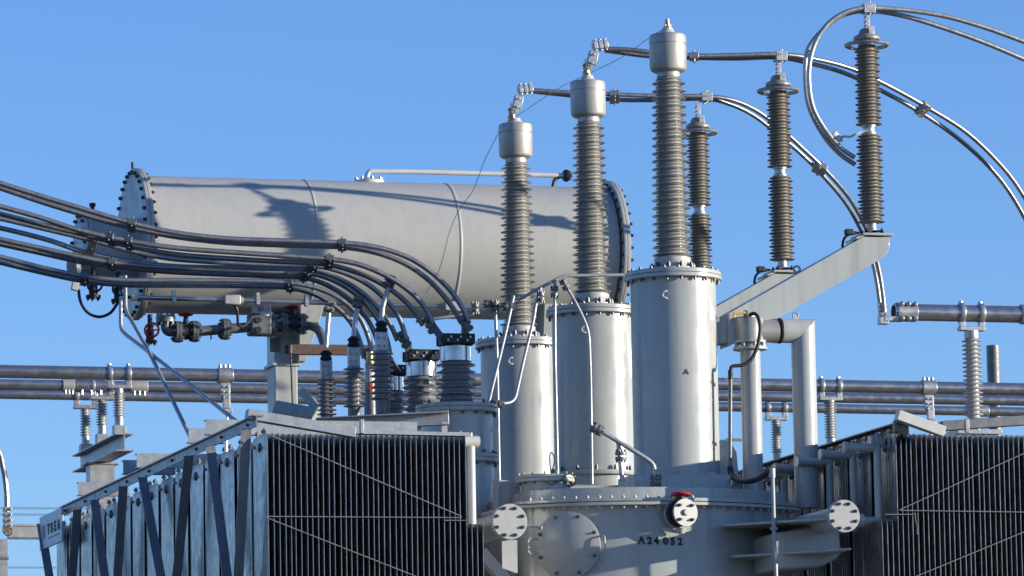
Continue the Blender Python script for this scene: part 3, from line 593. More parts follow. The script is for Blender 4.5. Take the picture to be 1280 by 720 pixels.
# ------------------------------------------------------------------ low-voltage turrets and bushings
LY = .9
LX = P(571, 515, LY).x
def zl(py): return P(570, py, LY).z
ML = mpp(570, 500, LY)
LVT = ['dark shaded flanged low-voltage turret nearest the camera, right of the left radiators', 'low-voltage turret behind the nearest one, mostly hidden', 'low-voltage turret farthest back of the three']
LVB = ['dark ribbed low-voltage bushing nearest the camera with polished metal neck', 'ribbed low-voltage bushing in the middle with polished metal neck', 'ribbed low-voltage bushing farthest back, half hidden by a slim arrester']
lt = thing('low_voltage_turret', LVT[0], 'turret', (LX, LY, ZC), 'low-voltage turrets')
m = MB(); m.lathe([(45*ML, ZC-.05), (45*ML, zl(517))], (LX, LY, 0), (0, 0, 1), 48); part('shell', m, PAINT, lt)
for y in (511.5, 574):
    z = zl(y); m = MB(); m.lathe([(51*ML, z-.045), (51.5*ML, z-.04), (51.5*ML, z-.012), (51*ML, z-.008)], (LX, LY, 0), (0, 0, 1), 48); m.lathe([(51*ML, z-.005), (51.5*ML, z), (51.5*ML, z+.026), (51*ML, z+.03)], (LX, LY, 0), (0, 0, 1), 48); part('flange', m, PAINT, lt)
    m = MB(); m.bolts((LX, LY, z+.02), (0, 0, 1), 48*ML, 16, .015, .045, .3); m.bolts((LX, LY, z-.04), (0, 0, -1), 48*ML, 16, .015, .035, .3); part('flange_bolts', m, BOLT, lt, stuff=True)
m = MB(); m.tube([P(613.5, 512, LY-.1), P(614, 640, LY-.1)], .016, 8); m.box(P(610, 537, LY-.15), (.07, .06, .06)); part('sampling_pipe', m, WHITE, lt)
lb = thing('low_voltage_bushing', LVB[0], 'bushing', (LX, LY, zl(508)), 'low-voltage bushings')
m = MB(); sheds(m, (LX, LY, 0), zl(497), zl(451), 5, 18*ML, 17*ML, 25.5*ML, 24.5*ML); part('porcelain', m, LVPORC, lb, 50)
m = MB(); m.lathe([(23*ML, zl(507)), (23*ML, zl(503)), (19*ML, zl(501)), (19*ML, zl(496))], (LX, LY, 0), (0, 0, 1), 36); part('collar', m, STEEL, lb)
m = MB(); m.lathe([(20*ML, zl(452)), (20*ML, zl(434)), (18*ML, zl(432))], (LX, LY, 0), (0, 0, 1), 40); part('metal_neck', m, POLISH, lb)
m = MB(); m.box((LX, LY, zl(427)), (40*ML, .20, 11*ML)); m.box((LX, LY-.11, zl(425)), (42*ML, .02, 13*ML)); m.box((LX, LY+.11, zl(425)), (42*ML, .02, 13*ML)); tb = part('terminal_block', m, IRON, lb, bev=.006)
for i in range(3):
    for j in range(2):
        b = MB(); b.lathe([(.012, 0), (.012, .012)], (LX+(i-1)*.09+(j-.5)*.03, LY-.12, zl(427-j*4)), (0, -1, 0), 6); part('terminal_bolt', b, ALU, tb)
for k, Y in ((1, LY+1.2), (2, LY+2.4)):
    clone(lt, None, (LX, Y, ZC), LVT[k]); clone(lb, None, (LX, Y, zl(508)), LVB[k])

# slim low-voltage arresters on a bracket beam
SA = [('slim dark ribbed arrester farthest left of the three low-voltage arresters', 408.5, 3.3, 522, 474, 451, 430, 22.4, 383, 3.3),
      ('slim dark ribbed arrester in the middle of the three low-voltage arresters', 443, 2.1, 512, 460, 434, 418, 24.8, 378, 5),
      ('slim dark ribbed arrester with pale top plate, nearest of the three low-voltage arresters', 478, 1.0, 503, 440, 415, 400, 27, 352, 9)]
for lab, px, Y, yb, yt, yc, ytop, wd, ycl, dxp in SA:
    mp_ = mpp(px, 470, Y); c = P(px, yb, Y)
    t = thing('low_voltage_arrester', lab, 'arrester', P(px, yb+14, Y), 'slim low-voltage arresters')
    zz = lambda y: P(px, y, Y).z
    o = (c.x, Y, 0)
    m = MB(); sheds(m, o, zz(yb-2), zz(yt-2), 9, wd*.34*mp_, wd*.33*mp_, wd*.56*mp_, wd*.54*mp_, 1, 28); part('housing', m, LVPORC, t, 50)
    m = MB(); m.lathe([(wd*.33*mp_, zz(yb+14)), (wd*.33*mp_, zz(yb-2))], o, (0, 0, 1), 20); part('foot', m, STEEL, t)
    m = MB(); m.box((c.x, Y, zz((yt+yc)/2)), (.11, .05, zz(yc)-zz(yt)))
    for i in (-1, 1):
        for j in (-1, 1): m.lathe([(.011, 0), (.011, .015)], (c.x+i*.025, Y-.026, zz((yt+yc)/2)+j*.035), (0, -1, 0), 6)
    part('terminal_plate', m, ALU, t, bev=.003)
    m = MB(); m.lathe([(.05, 0), (.06, .02), (.045, .05), (.06, .07), (.03, .10)], (c.x, Y, zz(yc)), (0, 0, 1), 12); part('terminal_nut', m, IRON, t)
    m = MB(); m.tube(spline([(c.x, Y, zz(ytop+4)), P(px+.5, (ytop+ycl)/2+8, Y), P(px+dxp*.5, (ytop+ycl)/2-6, Y), P(px+dxp, ycl+2, Y)]), .024, 10); part('jumper', m, ALU, t)
    nutcluster('jumper_clamp', P(px+dxp, ycl, Y), (.3, 0, 1), t, 2, .06, STEEL, (1, 0, 0))
m = MB(); m.bar(P(395, 531, .5), P(561, 522.5, .2), .115, .012, (0, 0, 1)); m.bar(P(395, 523.5, .45), P(561, 514.8, .15), .012, .11, (0, 0, 1)); m.bar(P(395, 538.5, .45), P(561, 530.2, .15), .012, .11, (0, 0, 1))
t = thing('bracket_beam', 'dark shaded channel beam across the slim arresters above the left radiators', 'beam', P(470, 532, 1.1)); part('channel', m, GALV, t, bev=.004)
m = MB(); m.box(P(555, 537, .2), (.05, .05, .13)); part('end_bracket', m, GALV, t)
# amber sight-glass fitting between the slim arresters
c = P(463, 500, 2.9); t = thing('oil_sight_glass', 'amber oil sight glass on brass fittings behind the slim arresters', 'gauge', c+V((0, 0, -.2)))
def z2(y): return P(463, y, 2.9).z
m = MB(); m.lathe([(.05, z2(489)-c.z), (.05, z2(478)-c.z)], (c.x, c.y, c.z), (0, 0, 1), 18); part('amber_bowl', m, GLASS, t)
m = MB(); m.lathe([(.045, z2(478)-c.z), (.045, z2(458)-c.z), (.05, z2(457)-c.z)], c, (0, 0, 1), 18); part('pale_tube', m, WHITE, t)
m = MB(); m.lathe([(.05, z2(457)-c.z), (.035, z2(448)-c.z), (.035, z2(440)-c.z)], c, (0, 0, 1), 14); part('brass_fitting', m, BRASS, t)
m = MB(); m.lathe([(.06, z2(520)-c.z), (.06, z2(500)-c.z), (.045, z2(489)-c.z)], c, (0, 0, 1), 16); part('base', m, STEEL, t)
# low pale pipe behind, angled
m = MB(); m.cyl(P(345, 513, 4.6), P(392, 522, 4.4), .10, 18); m.cyl(P(388, 520, 4.42), P(394, 522, 4.40), .14, 18); m.bar(P(376, 488, 4.6), P(398, 512, 4.5), .05, .08)
solo('slanted_pipe', m, PAINT, 'short pale slanted pipe at the foot of the conservator column', 'pipe')

# low-voltage twin cables sweeping to the left
LG = 'twin cables from the low-voltage bushings'
LC = [('uppermost twin cable sweeping from the nearest low-voltage bushing to the left edge', .85,
       [(-160, 178), (-70, 206), (0, 229), (60, 248), (110, 263), (165, 279), (220, 291), (280, 298), (340, 300.5), (420, 303), (470, 309), (510, 322), (540, 341), (562, 362), (577, 383), (586, 402)],
       [(-160, 184), (-70, 212), (0, 235), (60, 255), (110, 270), (165, 285), (220, 296), (280, 303), (340, 306), (420, 308.5), (466, 315), (503, 328), (532, 347), (553, 368), (568, 388), (577, 404)], [(167, 281), (426, 306)], (582, 404, .07, 0)),
      ('second twin cable from the top, reaching the nearest low-voltage bushing', .95,
       [(-160, 218), (-70, 240), (0, 258), (50, 272), (100, 288), (160, 301), (220, 310), (300, 316), (360, 320), (412, 324), (450, 331), (485, 346), (512, 364), (530, 383), (541, 404)],
       [(-160, 227), (-70, 249), (0, 267), (50, 280), (100, 292), (155, 306), (220, 318), (300, 324), (350, 327), (405, 330), (442, 339), (474, 353), (499, 370), (517, 388), (529, 407)], [(161, 302), (138, 309), (413, 325)], (538, 406, -.13, 0)),
      ('third twin cable from the top, reaching the middle low-voltage bushing', 2.05,
       [(-160, 236), (-70, 258), (0, 273), (60, 287), (110, 299), (165, 314), (220, 324), (300, 329), (350, 331), (392, 332), (430, 341), (462, 357), (487, 380), (500, 400), (508, 424)],
       [(-160, 252), (-70, 272), (0, 285), (60, 300), (105, 315), (165, 327), (220, 333), (300, 335), (345, 337), (385, 338), (420, 347), (450, 364), (474, 387), (488, 406), (497, 426)], [(110, 316), (390, 334)], (505, 424, -.11, 1)),
      ('fourth twin cable from the top, reaching the middle low-voltage bushing', 2.15,
       [(-160, 262), (-70, 283), (0, 299), (50, 310), (100, 321), (140, 328), (200, 334), (280, 337), (340, 340), (384, 341), (420, 352), (450, 372), (470, 396), (482, 420), (488, 444)],
       [(-160, 268), (-70, 289), (0, 305), (50, 316), (100, 327), (140, 333), (200, 339), (280, 343), (340, 345), (380, 347), (412, 358), (440, 377), (460, 400), (471, 424), (476, 446)], [(138, 329), (382, 344)], (482, 444, .07, 2)),
      ('lowest twin cable sweeping left just above the conduit', 3.35,
       [(-160, 284), (-70, 304), (0, 321), (50, 334), (100, 344.5), (150, 350), (220, 350.5), (300, 351), (355, 353), (395, 360), (425, 374), (448, 395), (460, 420), (466, 446)],
       [(-160, 291), (-70, 311), (0, 328), (50, 340), (100, 350.5), (150, 356), (220, 357), (300, 357.5), (352, 359), (388, 366), (416, 381), (437, 401), (449, 424), (455, 448)], [(106, 348), (362, 356)], (461, 446, -.12, 2))]
for lab, Y, A, B, cl_, en in LC:
    t, pa, pb = twin('twin_cable', lab, [(x, y, Y-.05) for x, y in A], [(x, y, Y+.05) for x, y in B], .024, CABLE, LG, 8)
    for x, y in cl_: spacer(t, pa, pb, x, y, .075, .075, STEEL, .026)
    if en:
        m = MB(); m.bar(P(en[0], en[1], Y)+V((0, 0, .02)), V((LX+en[2], LY+1.2*en[3]-.06, zl(427))), .07, .022, (1, 0, 0)); part('terminal_lug', m, STEEL, t, bev=.003)
        nutcluster('end_connector', P(en[0], en[1], Y), (.45, 0, -1), t, 3, .055, STEEL, (1, 0, 0))

# ------------------------------------------------------------------ bleed pipes in front of the turrets
def pipe_thing(name, label, runs, r, mt=GALV, group=None, Yb=None, joints=()):
    lo = P(*runs[0][-1]); t = thing(name, label, 'pipe', lo, group)
    for rn_ in runs: m = MB(); m.tube(fillet([P(*k) for k in rn_], .12, 5), r, 10); part('pipe', m, mt, t)
    for (x, y, Y, d) in joints:
        c = P(x, y, Y); m = MB(); d = V(d).normalized(); m.lathe([(r*2.4, -.035), (r*2.4, -.008)], c, d, 14); m.lathe([(r*2.4, .008), (r*2.4, .035)], c, d, 14); m.bolts(c+d*.03, d, r*1.8, 4, .010, .03); m.bolts(c-d*.03, -d, r*1.8, 4, .010, .03); part('union', m, STEEL, t)
    return t
pipe_thing('bleed_pipe', 'thin bent bleed pipes hanging from a manifold in front of the rear turrets',
    [[(520, 402, 1.95), (560, 396, 1.9), (600, 391, 1.9), (640, 379, 1.85), (690, 352, 1.8), (705, 344.5, 1.8), (782, 343.5, 1.8)],
     [(619, 384, 1.86), (621, 440, 1.85), (624, 600, 1.85)],
     [(642, 370, 1.83), (636, 398, 1.75), (631, 420, 1.7), (610, 506, 1.4)],
     [(676, 360, 1.8), (670, 378, 1.75), (667, 400, 1.72), (655, 448, 1.6), (648, 480, 1.5), (643, 503, 1.45), (622, 505, 1.4)],
     [(693.5, 352, 1.8), (693.5, 440, 1.8), (697, 597, 1.8)],
     [(704, 352, 1.75), (722, 382, 1.72), (736, 413, 1.7), (738, 470, 1.7), (740, 605, 1.7)]], .0155, GALV,
    joints=[(619, 383, 1.85, (0, 0, 1)), (676, 371, 1.75, (0, 0, 1)), (693, 365, 1.8, (0, 0, 1)), (706, 356, 1.74, (.5, 0, -1)), (636, 383, 1.8, (1, 0, 0)), (612, 380, 1.88, (1, 0, 0)), (622, 505, 1.4, (1, 0, 0)), (594, 385, 1.88, (0, 0, 1))])
pipe_thing('oil_pipe', 'bent grey oil pipe slanting down across the nearest turret to the tank cover',
    [[(742, 533.5, -.5), (770, 550, -.52), (806, 572, -.55), (817, 580, -.55), (820, 603, -.55)], [(773, 553, -.5), (778, 602, -.5)]], .021, GALV,
    joints=[(746, 536, -.5, (1, 0, -.55)), (776, 570, -.5, (0, 0, 1)), (820, 601, -.55, (0, 0, 1))])
# loose wires on the pocket flange
m = MB(); m.tube(spline([P(690, 598, -.4), P(688, 585, -.35), P(687, 570, -.3), P(690, 566, -.3), P(693, 575, -.3), P(690, 590, -.35)]), .005, 6)
tw = thing('coiled_wire', 'small coil of dark wire hooked on the round cover neck', 'wire', P(700, 606, -.6)); part('loose_wire', m, BLACK, tw)
m = MB(); c = P(712, 600, -.62); m.tube([c+V((math.cos(a)*.055, 0, math.sin(a)*.055)) for a in [i*2*math.pi/20 for i in range(22)]], .007, 6); m.tube(spline([c+V((-.055, 0, 0)), P(698, 601, -.62), P(690, 606, -.63), P(684, 603, -.62)]), .006, 6)
part('coil', m, GREEN, tw)

# ------------------------------------------------------------------ relief device with its big downpipe
YR = -.15
t = thing('relief_device', 'pale pressure relief device with yellow lever beside the nearest turret', 'valve', P(938, 620, YR))
c = P(937, 412, YR); k = mpp(937, 412, YR)
def zr(y): return P(937, y, YR).z
m = MB(); m.lathe([(17*k, zr(426)), (17.2*k, zr(425)), (17.2*k, zr(400)), (16*k, zr(398)), (8*k, zr(397)), (8*k, zr(395))], (c.x, YR, 0), (0, 0, 1), 36); part('pot', m, CAP, t)
m = MB(); m.lathe([(20*k, zr(429)), (20*k, zr(426))], (c.x, YR, 0), (0, 0, 1), 36); m.lathe([(12*k, zr(434)), (12*k, zr(429))], (c.x, YR, 0), (0, 0, 1), 24); m.lathe([(21.5*k, zr(437.5)), (21.5*k, zr(434.5))], (c.x, YR, 0), (0, 0, 1), 36); m.bolts((c.x, YR, zr(434.5)), (0, 0, 1), 18*k, 8, .016, .05); part('flange', m, FLANGE, t)
m = MB(); m.lathe([(12.7*k, ZC+.1), (12.7*k, zr(437.5))], (c.x, YR, 0), (0, 0, 1), 36); part('riser', m, PAINT, t)
m = MB(); m.lathe([(15.5*k, ZC+.10), (15.5*k, ZC+.14)], (c.x, YR, 0), (0, 0, 1), 30); part('riser_foot', m, PAINT, t)
oc = P(955, 414, YR)
m = MB(); m.lathe([(13.8*k, -.08), (14.2*k, .05), (15*k, .12)], oc, (1, 0, 0), 30); part('outlet', m, CAP, t)
m = MB(); m.bar(P(917, 391.5, YR-.1), P(932, 391, YR-.1), .03, .022); m.cyl(P(918, 397, YR-.1), P(918, 391, YR-.1), .008, 6); part('lever', m, YELL, t, label='yellow lever')
m = MB(); m.box(P(932, 393, YR-.08), (.03, .03, .07)); part('switch', m, IRON, t)
ytop = P(1000, 413.5, YR)
t = thing('downpipe', 'wide pale mitred downpipe right of the relief device', 'pipe', P(1004, 640, YR))
ex = P(1004, 430, YR).x; rx = 15.2*k
a = P(974, 413.5, YR)
# mitred elbow: horizontal run cut at 45 degrees, then the vertical run
m = MB(); n = 40; vs_ = []; zc_ = a.z
for i in range(n):
    g_ = 2*math.pi*i/n; vs_.append(V((a.x, YR+rx*math.cos(g_), zc_+rx*math.sin(g_))))
for i in range(n):
    g_ = 2*math.pi*i/n; vs_.append(V((ex+rx*math.sin(g_), YR+rx*math.cos(g_), zc_+rx*math.sin(g_))))
m.add(vs_, [(i, n+i, n+(i+1) % n, (i+1) % n) for i in range(n)]+[tuple(range(n))]); part('elbow', m, PAINT, t)
m = MB(); vs_ = []
for i in range(n):
    g_ = 2*math.pi*i/n; vs_.append(V((ex+rx*math.sin(g_), YR+rx*math.cos(g_), zc_+rx*math.sin(g_))))
for i in range(n):
    g_ = 2*math.pi*i/n; vs_.append(V((ex+rx*math.sin(g_), YR+rx*math.cos(g_), 5.78)))
m.add(vs_, [(i, (i+1) % n, n+(i+1) % n, n+i) for i in range(n)]+[tuple(range(n, 2*n))]); part('vertical_run', m, PAINT, t)
m = MB(); m.lathe([(rx*1.02, -.012), (rx*1.06, -.008), (rx*1.06, .008), (rx*1.02, .012)], a, (1, 0, 0), 40); part('gasket', m, BLACK, t)
m = MB(); m.ring(P(994.5, 394, YR), (.2, 1, 0), .024, .008, 18, 8); m.box(P(994.5, 397.5, YR), (.05, .02, .03)); part('lifting_eye', m, FLANGE, t)
# cable and conduit of the relief device
t = thing('signal_cable', 'black signal cable looping from the relief device into a slim conduit', 'cable', P(912, 600, YR))
m = MB(); m.tube(spline([P(936, 394, YR-.14), P(943, 392, YR-.16), P(948, 398, YR-.18), P(950, 412, YR-.2), P(947, 432, YR-.2), P(940, 448, YR-.2), P(929, 456, YR-.2), P(917, 457.5, YR-.2), P(913.5, 460, YR-.2)]), .017, 10); part('cable', m, BLACK, t)
m = MB(); m.cyl(P(913, 474, YR-.2), P(913, 463, YR-.2), .022, 10); m.cyl(P(913.3, 463, YR-.2), P(914, 458, YR-.2), .016, 10); part('gland', m, IRON, t)
m = MB(); m.cyl(P(913, 470, YR-.2), P(912.5, 588, YR-.2), .018, 10); part('conduit', m, STEEL, t)
m = MB(); m.bar(P(906, 475, YR-.2), P(926, 475.5, YR-.2), .02, .025); part('clip', m, STEEL, t)
m = MB(); m.bar(P(907, 549.5, YR-.2), P(927, 550, YR-.2), .02, .025); part('clip', m, STEEL, t)
m = MB(); m.tube(spline([P(912.5, 584, YR-.22), P(914.5, 593, YR-.25), P(922, 600, YR-.5), P(934, 601.5, YR-.8), P(946, 599, YR-.95), P(956, 593, YR-1.15), P(963, 588, -1.38)]), .027, 10); part('flexible_sleeve', m, BLACK, t)
m = MB(); m.tube([P(965.5, 586, -1.38), P(967.5, 660, -1.5), P(971, 740, -1.5)], .018, 10); m.lathe([(.03, -.05), (.03, .03)], P(965, 590, -1.38), (0, 0, 1), 10); m.lathe([(.035, -.01), (.035, .01)], P(967.3, 661, -1.5), (0, 0, 1), 10)
solo('slim_conduit', m, PAINT, 'slim vertical conduit in front of the duct plates on the tank', 'conduit')

# ------------------------------------------------------------------ radiators
FW, FP, FH = .53, .0478, 3.45                      # fin width (depth), pitch, height
YRAD = -1.8
RTOP = P(335, 541, YRAD).z
def fin_mb(h):
    m = MB(); n = 34; pr = []
    for i in range(n):
        u = i/(n-1); y = FW*u; rid = (.5-.5*math.cos(2*math.pi*8*(u-.07)/.86)) if .07 < u < .93 else 0
        pr.append((y, .0030+.0065*rid))
    out = [(t_, y) for y, t_ in pr]+[(-t_, y) for y, t_ in reversed(pr)]
    k = len(out); vs_ = []
    for z, sc_, th in ((-h, .95, .5), (-h+.07, 1, 1), (-.09, 1, 1), (-.035, .985, .75), (0, .93, .35)):
        for x, y in out: vs_.append(V((x*th, FW/2+(y-FW/2)*sc_, z)))
    fs = []
    for l in range(4):
        for i in range(k): fs.append((l*k+i, l*k+(i+1) % k, (l+1)*k+(i+1) % k, (l+1)*k+i))
    fs += [tuple(range(k))[::-1], tuple(4*k+i for i in range(k))]
    return m.add(vs_, fs)
FIN = mesh('fin', fin_mb(FH), FINM, V((0, 0, 0)), 30); FIN_S = mesh('fin', fin_mb(FH-.75), FINM, V((0, 0, 0)), 30)
def pack_mesh(n):
    big = MB(); f = fin_mb(FH)
    for i in range(n): big.add([v+V((i*FP, 0, 0)) for v in f.v], f.f)
    return mesh('fin_pack', big, FINM, V((0, 0, 0)), 30)
NF = 37
PACK = pack_mesh(NF-1)
def head_mesh(s):
    """top and bottom collecting headers through the fins plus the inner riser; s=+1 riser at +X"""
    m = MB(); w_ = NF*FP; y = FW/2
    m.cyl((-.02, y, 0), (w_-.03, y, 0), .042, 14)
    return mesh('header', m, FINM, V((0, 0, 0)))
HEAD = head_mesh(1)
def riser_mesh(s):
    m = MB(); x = (NF-1)*FP+.075 if s > 0 else -.075; y = FW/2 if s < 0 else .09
    m.tube([(x, y, -.06), (x, y, -.78)], .034, 14); m.cyl((x-s*.06, y, -.045), (x+s*.07, y, -.045), .05, 16)
    if s < 0:
        m.cyl((x-.02, y, -.10), (x-.30, y, -.10), .036, 14); m.lathe([(.05, 0), (.05, .03)], (x-.31, y, -.10), (1, 0, 0), 14); m.cyl((x, y, -.74), (x-.16, y, -.74), .034, 12); m.lathe([(.06, 0), (.06, .05)], (x-.2, y, -.74), (1, 0, 0), 14)
    m.cyl((x, y, -.045), (x, y, .03), .014, 8)
    return mesh('riser', m, WHITE if s > 0 else PAINT, V((0, 0, 0)))
RIS = {1: riser_mesh(1), -1: riser_mesh(-1)}
def lug_mesh():
    m = MB(); m.box((0, 0, -.03), (.012, .06, .16)); m.box((.012, 0, -.05), (.014, .09, .05)); m.cyl((-.02, 0, .025), (.02, 0, .025), .012, 8); return mesh('lug', m, GALV, V((0, 0, 0)))
LUG = lug_mesh()
m = MB(); m.cyl((-.03, 0, 0), (.0, 0, 0), .032, 14); m.lathe([(.014, .0), (.014, .03)], (-.045, 0, 0), (-1, 0, 0), 8); PLUG = mesh('plug', m, GALV, V((0, 0, 0)))
def link(name, me, parent, loc=(0, 0, 0), stuff=False):
    o = bpy.data.objects.new(name, me); COL.objects.link(o); o.parent = parent; o.location = loc
    if stuff: o['kind'] = 'stuff'
    return o
ORD = ['first', 'second', 'third', 'fourth', 'fifth', 'sixth', 'seventh', 'eighth', 'ninth', 'tenth', 'eleventh', 'twelfth', 'thirteenth', 'fourteenth', 'fifteenth']
XL = P(334, 600, YRAD).x+.01; XRB = P(1120, 600, YRAD).x+.005
PIT_Y = .625
def bank(x0, s, n, side, ztop):
    for i in range(n):
        where = 'nearest the camera, its dark fins seen edge-on' if i == 0 else ORD[i]+' from the camera'
        t = thing('radiator', 'galvanised finned radiator in the %s bank, %s' % (side, where), 'radiator', (x0, YRAD+i*PIT_Y, ztop-FH), 'radiators of the %s bank' % side)
        dz = FH
        jit = random.uniform(-.012, .012)
        if i == 0:
            for f in range(NF):
                e = link('fin', FIN, t, (f*FP+random.uniform(-.005, .005), random.uniform(-.006, .006), dz)); e.rotation_euler = (0, random.uniform(-.0012, .0012), random.uniform(-.008, .008))
            for f in range(1, 4):
                link('short_fin', FIN_S, t, ((NF-1+f)*FP if s > 0 else -f*FP, random.uniform(-.003, .003), dz-.75))
        else:
            if s > 0 or True: link('fin', FIN, t, (0, jit, dz)); link('fin_pack', PACK, t, (FP, jit, dz), True)
        link('header', HEAD, t, (0, 0, dz-.10)); link('header', HEAD, t, (0, 0, .12)); link('riser', RIS[s], t, (0, 0, dz)); link('lifting_lug', LUG, t, (.0, FW*.3, dz)); link('lifting_lug', LUG, t, (.0, FW*.74, dz)); link('header_plug', PLUG, t, (0, FW/2, dz-.10)); link('lifting_lug', LUG, t, ((NF-1)*FP, FW*.3, dz))
bank(XL, 1, 15, 'left', RTOP)
bank(XRB, -1, 7, 'right', P(1125, 541.5, YRAD).z)
# tie rods across the fin fronts
def rods(label, lst, Y, parent_loc):
    t = thing('tie_rod', label, 'rod', parent_loc)
    for a, b in lst: m = MB(); m.cyl(P(a[0], a[1], Y), P(b[0], b[1], Y), .0042, 6); part('rod', m, ALU, t)
rods('thin zigzag tie rods across the front of the left radiators', [((333, 542), (577, 645.5)), ((333, 645.5), (577, 647)), ((333, 647), (600, 752)), ((556, 650.5), (582, 650.5))], YRAD-.03, P(335, 750, YRAD))
rods('thin zigzag tie rods across the front of the right radiators', [((1125, 637), (1345, 537)), ((1125, 638), (1345, 641)), ((1100, 739), (1345, 638)), ((1106, 643), (1145, 643))], YRAD-.03, P(1105, 740, YRAD))
m = MB(); m.tube(spline([P(1143, 641, -2.05), P(1144, 650, -2.05), P(1146, 660, -2.05), P(1146, 668, -2.05)]), .009, 6); solo('loose_strap', m, RUST, 'short frayed strap hanging on the front of the right radiators', 'strap')

# brace frame along the left bank
XB = XL-.12
bf = thing('brace_frame', 'dark zigzag steel brace frame along the outer side of the left radiators', 'frame', (XB, 3, 2.8))
zr0 = PX(321, 526.5, XB).z; ya = PX(321, 526.5, XB).y; yb_ = PX(78, 640, XB).y
m = MB(); yc = (ya+yb_)/2; m.box((XB, yc, zr0), (.012, yb_-ya, .085)); m.box((XB+.015, yc, zr0+.049), (.09, yb_-ya, .012)); part('top_rail', m, BRACE, bf)
for (x0, y0, x1, y1) in ((308, 536, 298, 720), (263, 558, 284, 722), (236, 570, 221, 720), (178, 597, 201, 720), (154, 608, 147, 720), (118, 625, 131, 722), (97, 635, 90, 722), (51, 655, 64, 735)):
    a = PX(x0, y0, XB-.05); b = PX(x1, y1, XB-.05); b = a+(b-a)*1.9; m = MB(); m.bar(a, b, .085, .010, (1, 0, 0)); m.bar(a+V((.038, .045, 0)), b+V((.038, .045, 0)), .010, .08, (1, 0, 0)); part('brace', m, BRACE, bf)
m = MB(); 
for k_ in range(9):
    y = ya+.3+k_*(yb_-ya-.5)/8; m.lathe([(.014, 0), (.014, .018)], (XB-.007, y, zr0), (-1, 0, 0), 6)
part('rail_bolts', m, BOLT, bf, stuff=True)
for (x0, y0, ln) in ((257.5, 536, 1.9), (235.5, 551, .34), (171, 581, 1.9), (154, 592, .5), (98, 620, .5)):
    a = PX(x0, y0, XB-.05); m = MB(); zq = max(a.z, zr0+.14)
    m.box((a.x+ln/2, a.y, zq), (ln, .012, .12)); m.box((a.x+ln/2, a.y+.04, zq+.055), (ln, .09, .012)); m.box((a.x+ln/2, a.y+.04, zq-.066), (ln, .09, .010)); part('cross_member', m, GALV, bf)
m = MB(); m.bar(P(308, 518, -1.8), P(443, 541, -1.8), .085, .11, (0, 0, 1)); part('front_strut', m, GALV, bf, bev=.004)
m = MB(); m.box(P(452, 533, -1.8), (.03, .05, .12)); part('stop_plate', m, GALV, bf, bev=.003)
m = MB(); m.bar(P(420, 540, -1.7), P(585, 543.5, -1.7), .03, .10, (0, 0, 1)); part('top_plate', m, GALV, bf)
# sign at the far end
qa, qb, qc, qd = [PX(x, y, XB-.07) for x, y in ((47.5, 648), (76.7, 634), (76.2, 676.7), (51, 688))]
yfar = (qa.y+qd.y)/2; ynear = qb.y; ztop_ = (qa.z+qb.z)/2; zbot = (qc.z+qd.z)/2; xs_ = XB-.07
sg = thing('sign_board', 'pale TSEA sign board at the far end of the left radiators', 'sign', (xs_, (yfar+ynear)/2, zbot))
m = MB(); m.box((xs_+.012, (yfar+ynear)/2, (ztop_+zbot)/2), (.02, yfar-ynear, ztop_-zbot)); part('board', m, SIGNM, sg, bev=.003)
H_ = ztop_-zbot; W_ = yfar-ynear
def signM(u, v): return Matrix.Translation((xs_-.003, yfar-u*W_, zbot+v*H_)) @ Matrix(((0, 0, -1, 0), (-1, 0, 0, 0), (0, 1, 0, 0), (0, 0, 0, 1)))
for ch, u in zip('TSEA', (.42, .56, .71, .87)):
    M = signM(u, .40) @ Matrix.Diagonal((1.35, 1, 1, 1)); glyph(ch, .40*H_, M, STENCIL, sg, 'letter', .001, .006)
m = MB(); m.ring((xs_-.002, yfar-.2*W_, zbot+.5*H_), (1, 0, 0), .19*H_, .035*H_, 24, 6, .03); m.ring((xs_-.002, yfar-.2*W_, zbot+.5*H_), (1, 0, 0), .09*H_, .03*H_, 20, 6, .03); part('emblem', m, SIGNR, sg)
m = MB(); m.box((xs_-.001, yfar-.66*W_, zbot+.26*H_), (.002, .5*W_, .035*H_)); part('underline', m, SIGNR, sg)

# rail and struts on the right bank
br = thing('top_frame', 'steel top frame of the right radiators with a pale slanted strut', 'frame', (XRB, 0, 6.2))
a = P(1121, 521, -1.9); xq = a.x+.05
m = MB(); zz = a.z-.05; m.bar((xq, -1.92, zz), (xq, 4.6, zz), .11, .012, (1, 0, 0)); m.bar((xq+.045, -1.92, zz-.065), (xq+.045, 4.6, zz-.065), .012, .12, (1, 0, 0)); part('rail', m, STEEL, br)
m = MB(); m.bar(P(1121, 519, -1.95), P(1179, 540, -1.95), .10, .09); part('slanted_strut', m, WHITE, br, bev=.004, label='pale slanted strut')
m = MB(); m.bar(P(1176, 533, -1.6), P(1330, 522, -1.6), .085, .10, (0, 0, 1)); part('cross_beam', m, STEEL, br, bev=.004)
m = MB(); m.box(P(1208.5, 532, -1.8), (.035, .04, .12)); part('stop_plate', m, GALV, br, bev=.003)
m = MB(); m.box(P(1121, 533, -1.85), (.06, .06, .10)); part('corner_block', m, STEEL, br, bev=.003)
for Y in (-1.1, .2, 1.5, 2.8):
    m = MB(); m.bar((XRB-.1, Y, zz-.16), (XRB+.7, Y, zz-.13), .06, .09, (0, 0, 1)); part('cross_member', m, FLANGE, br, bev=.004)

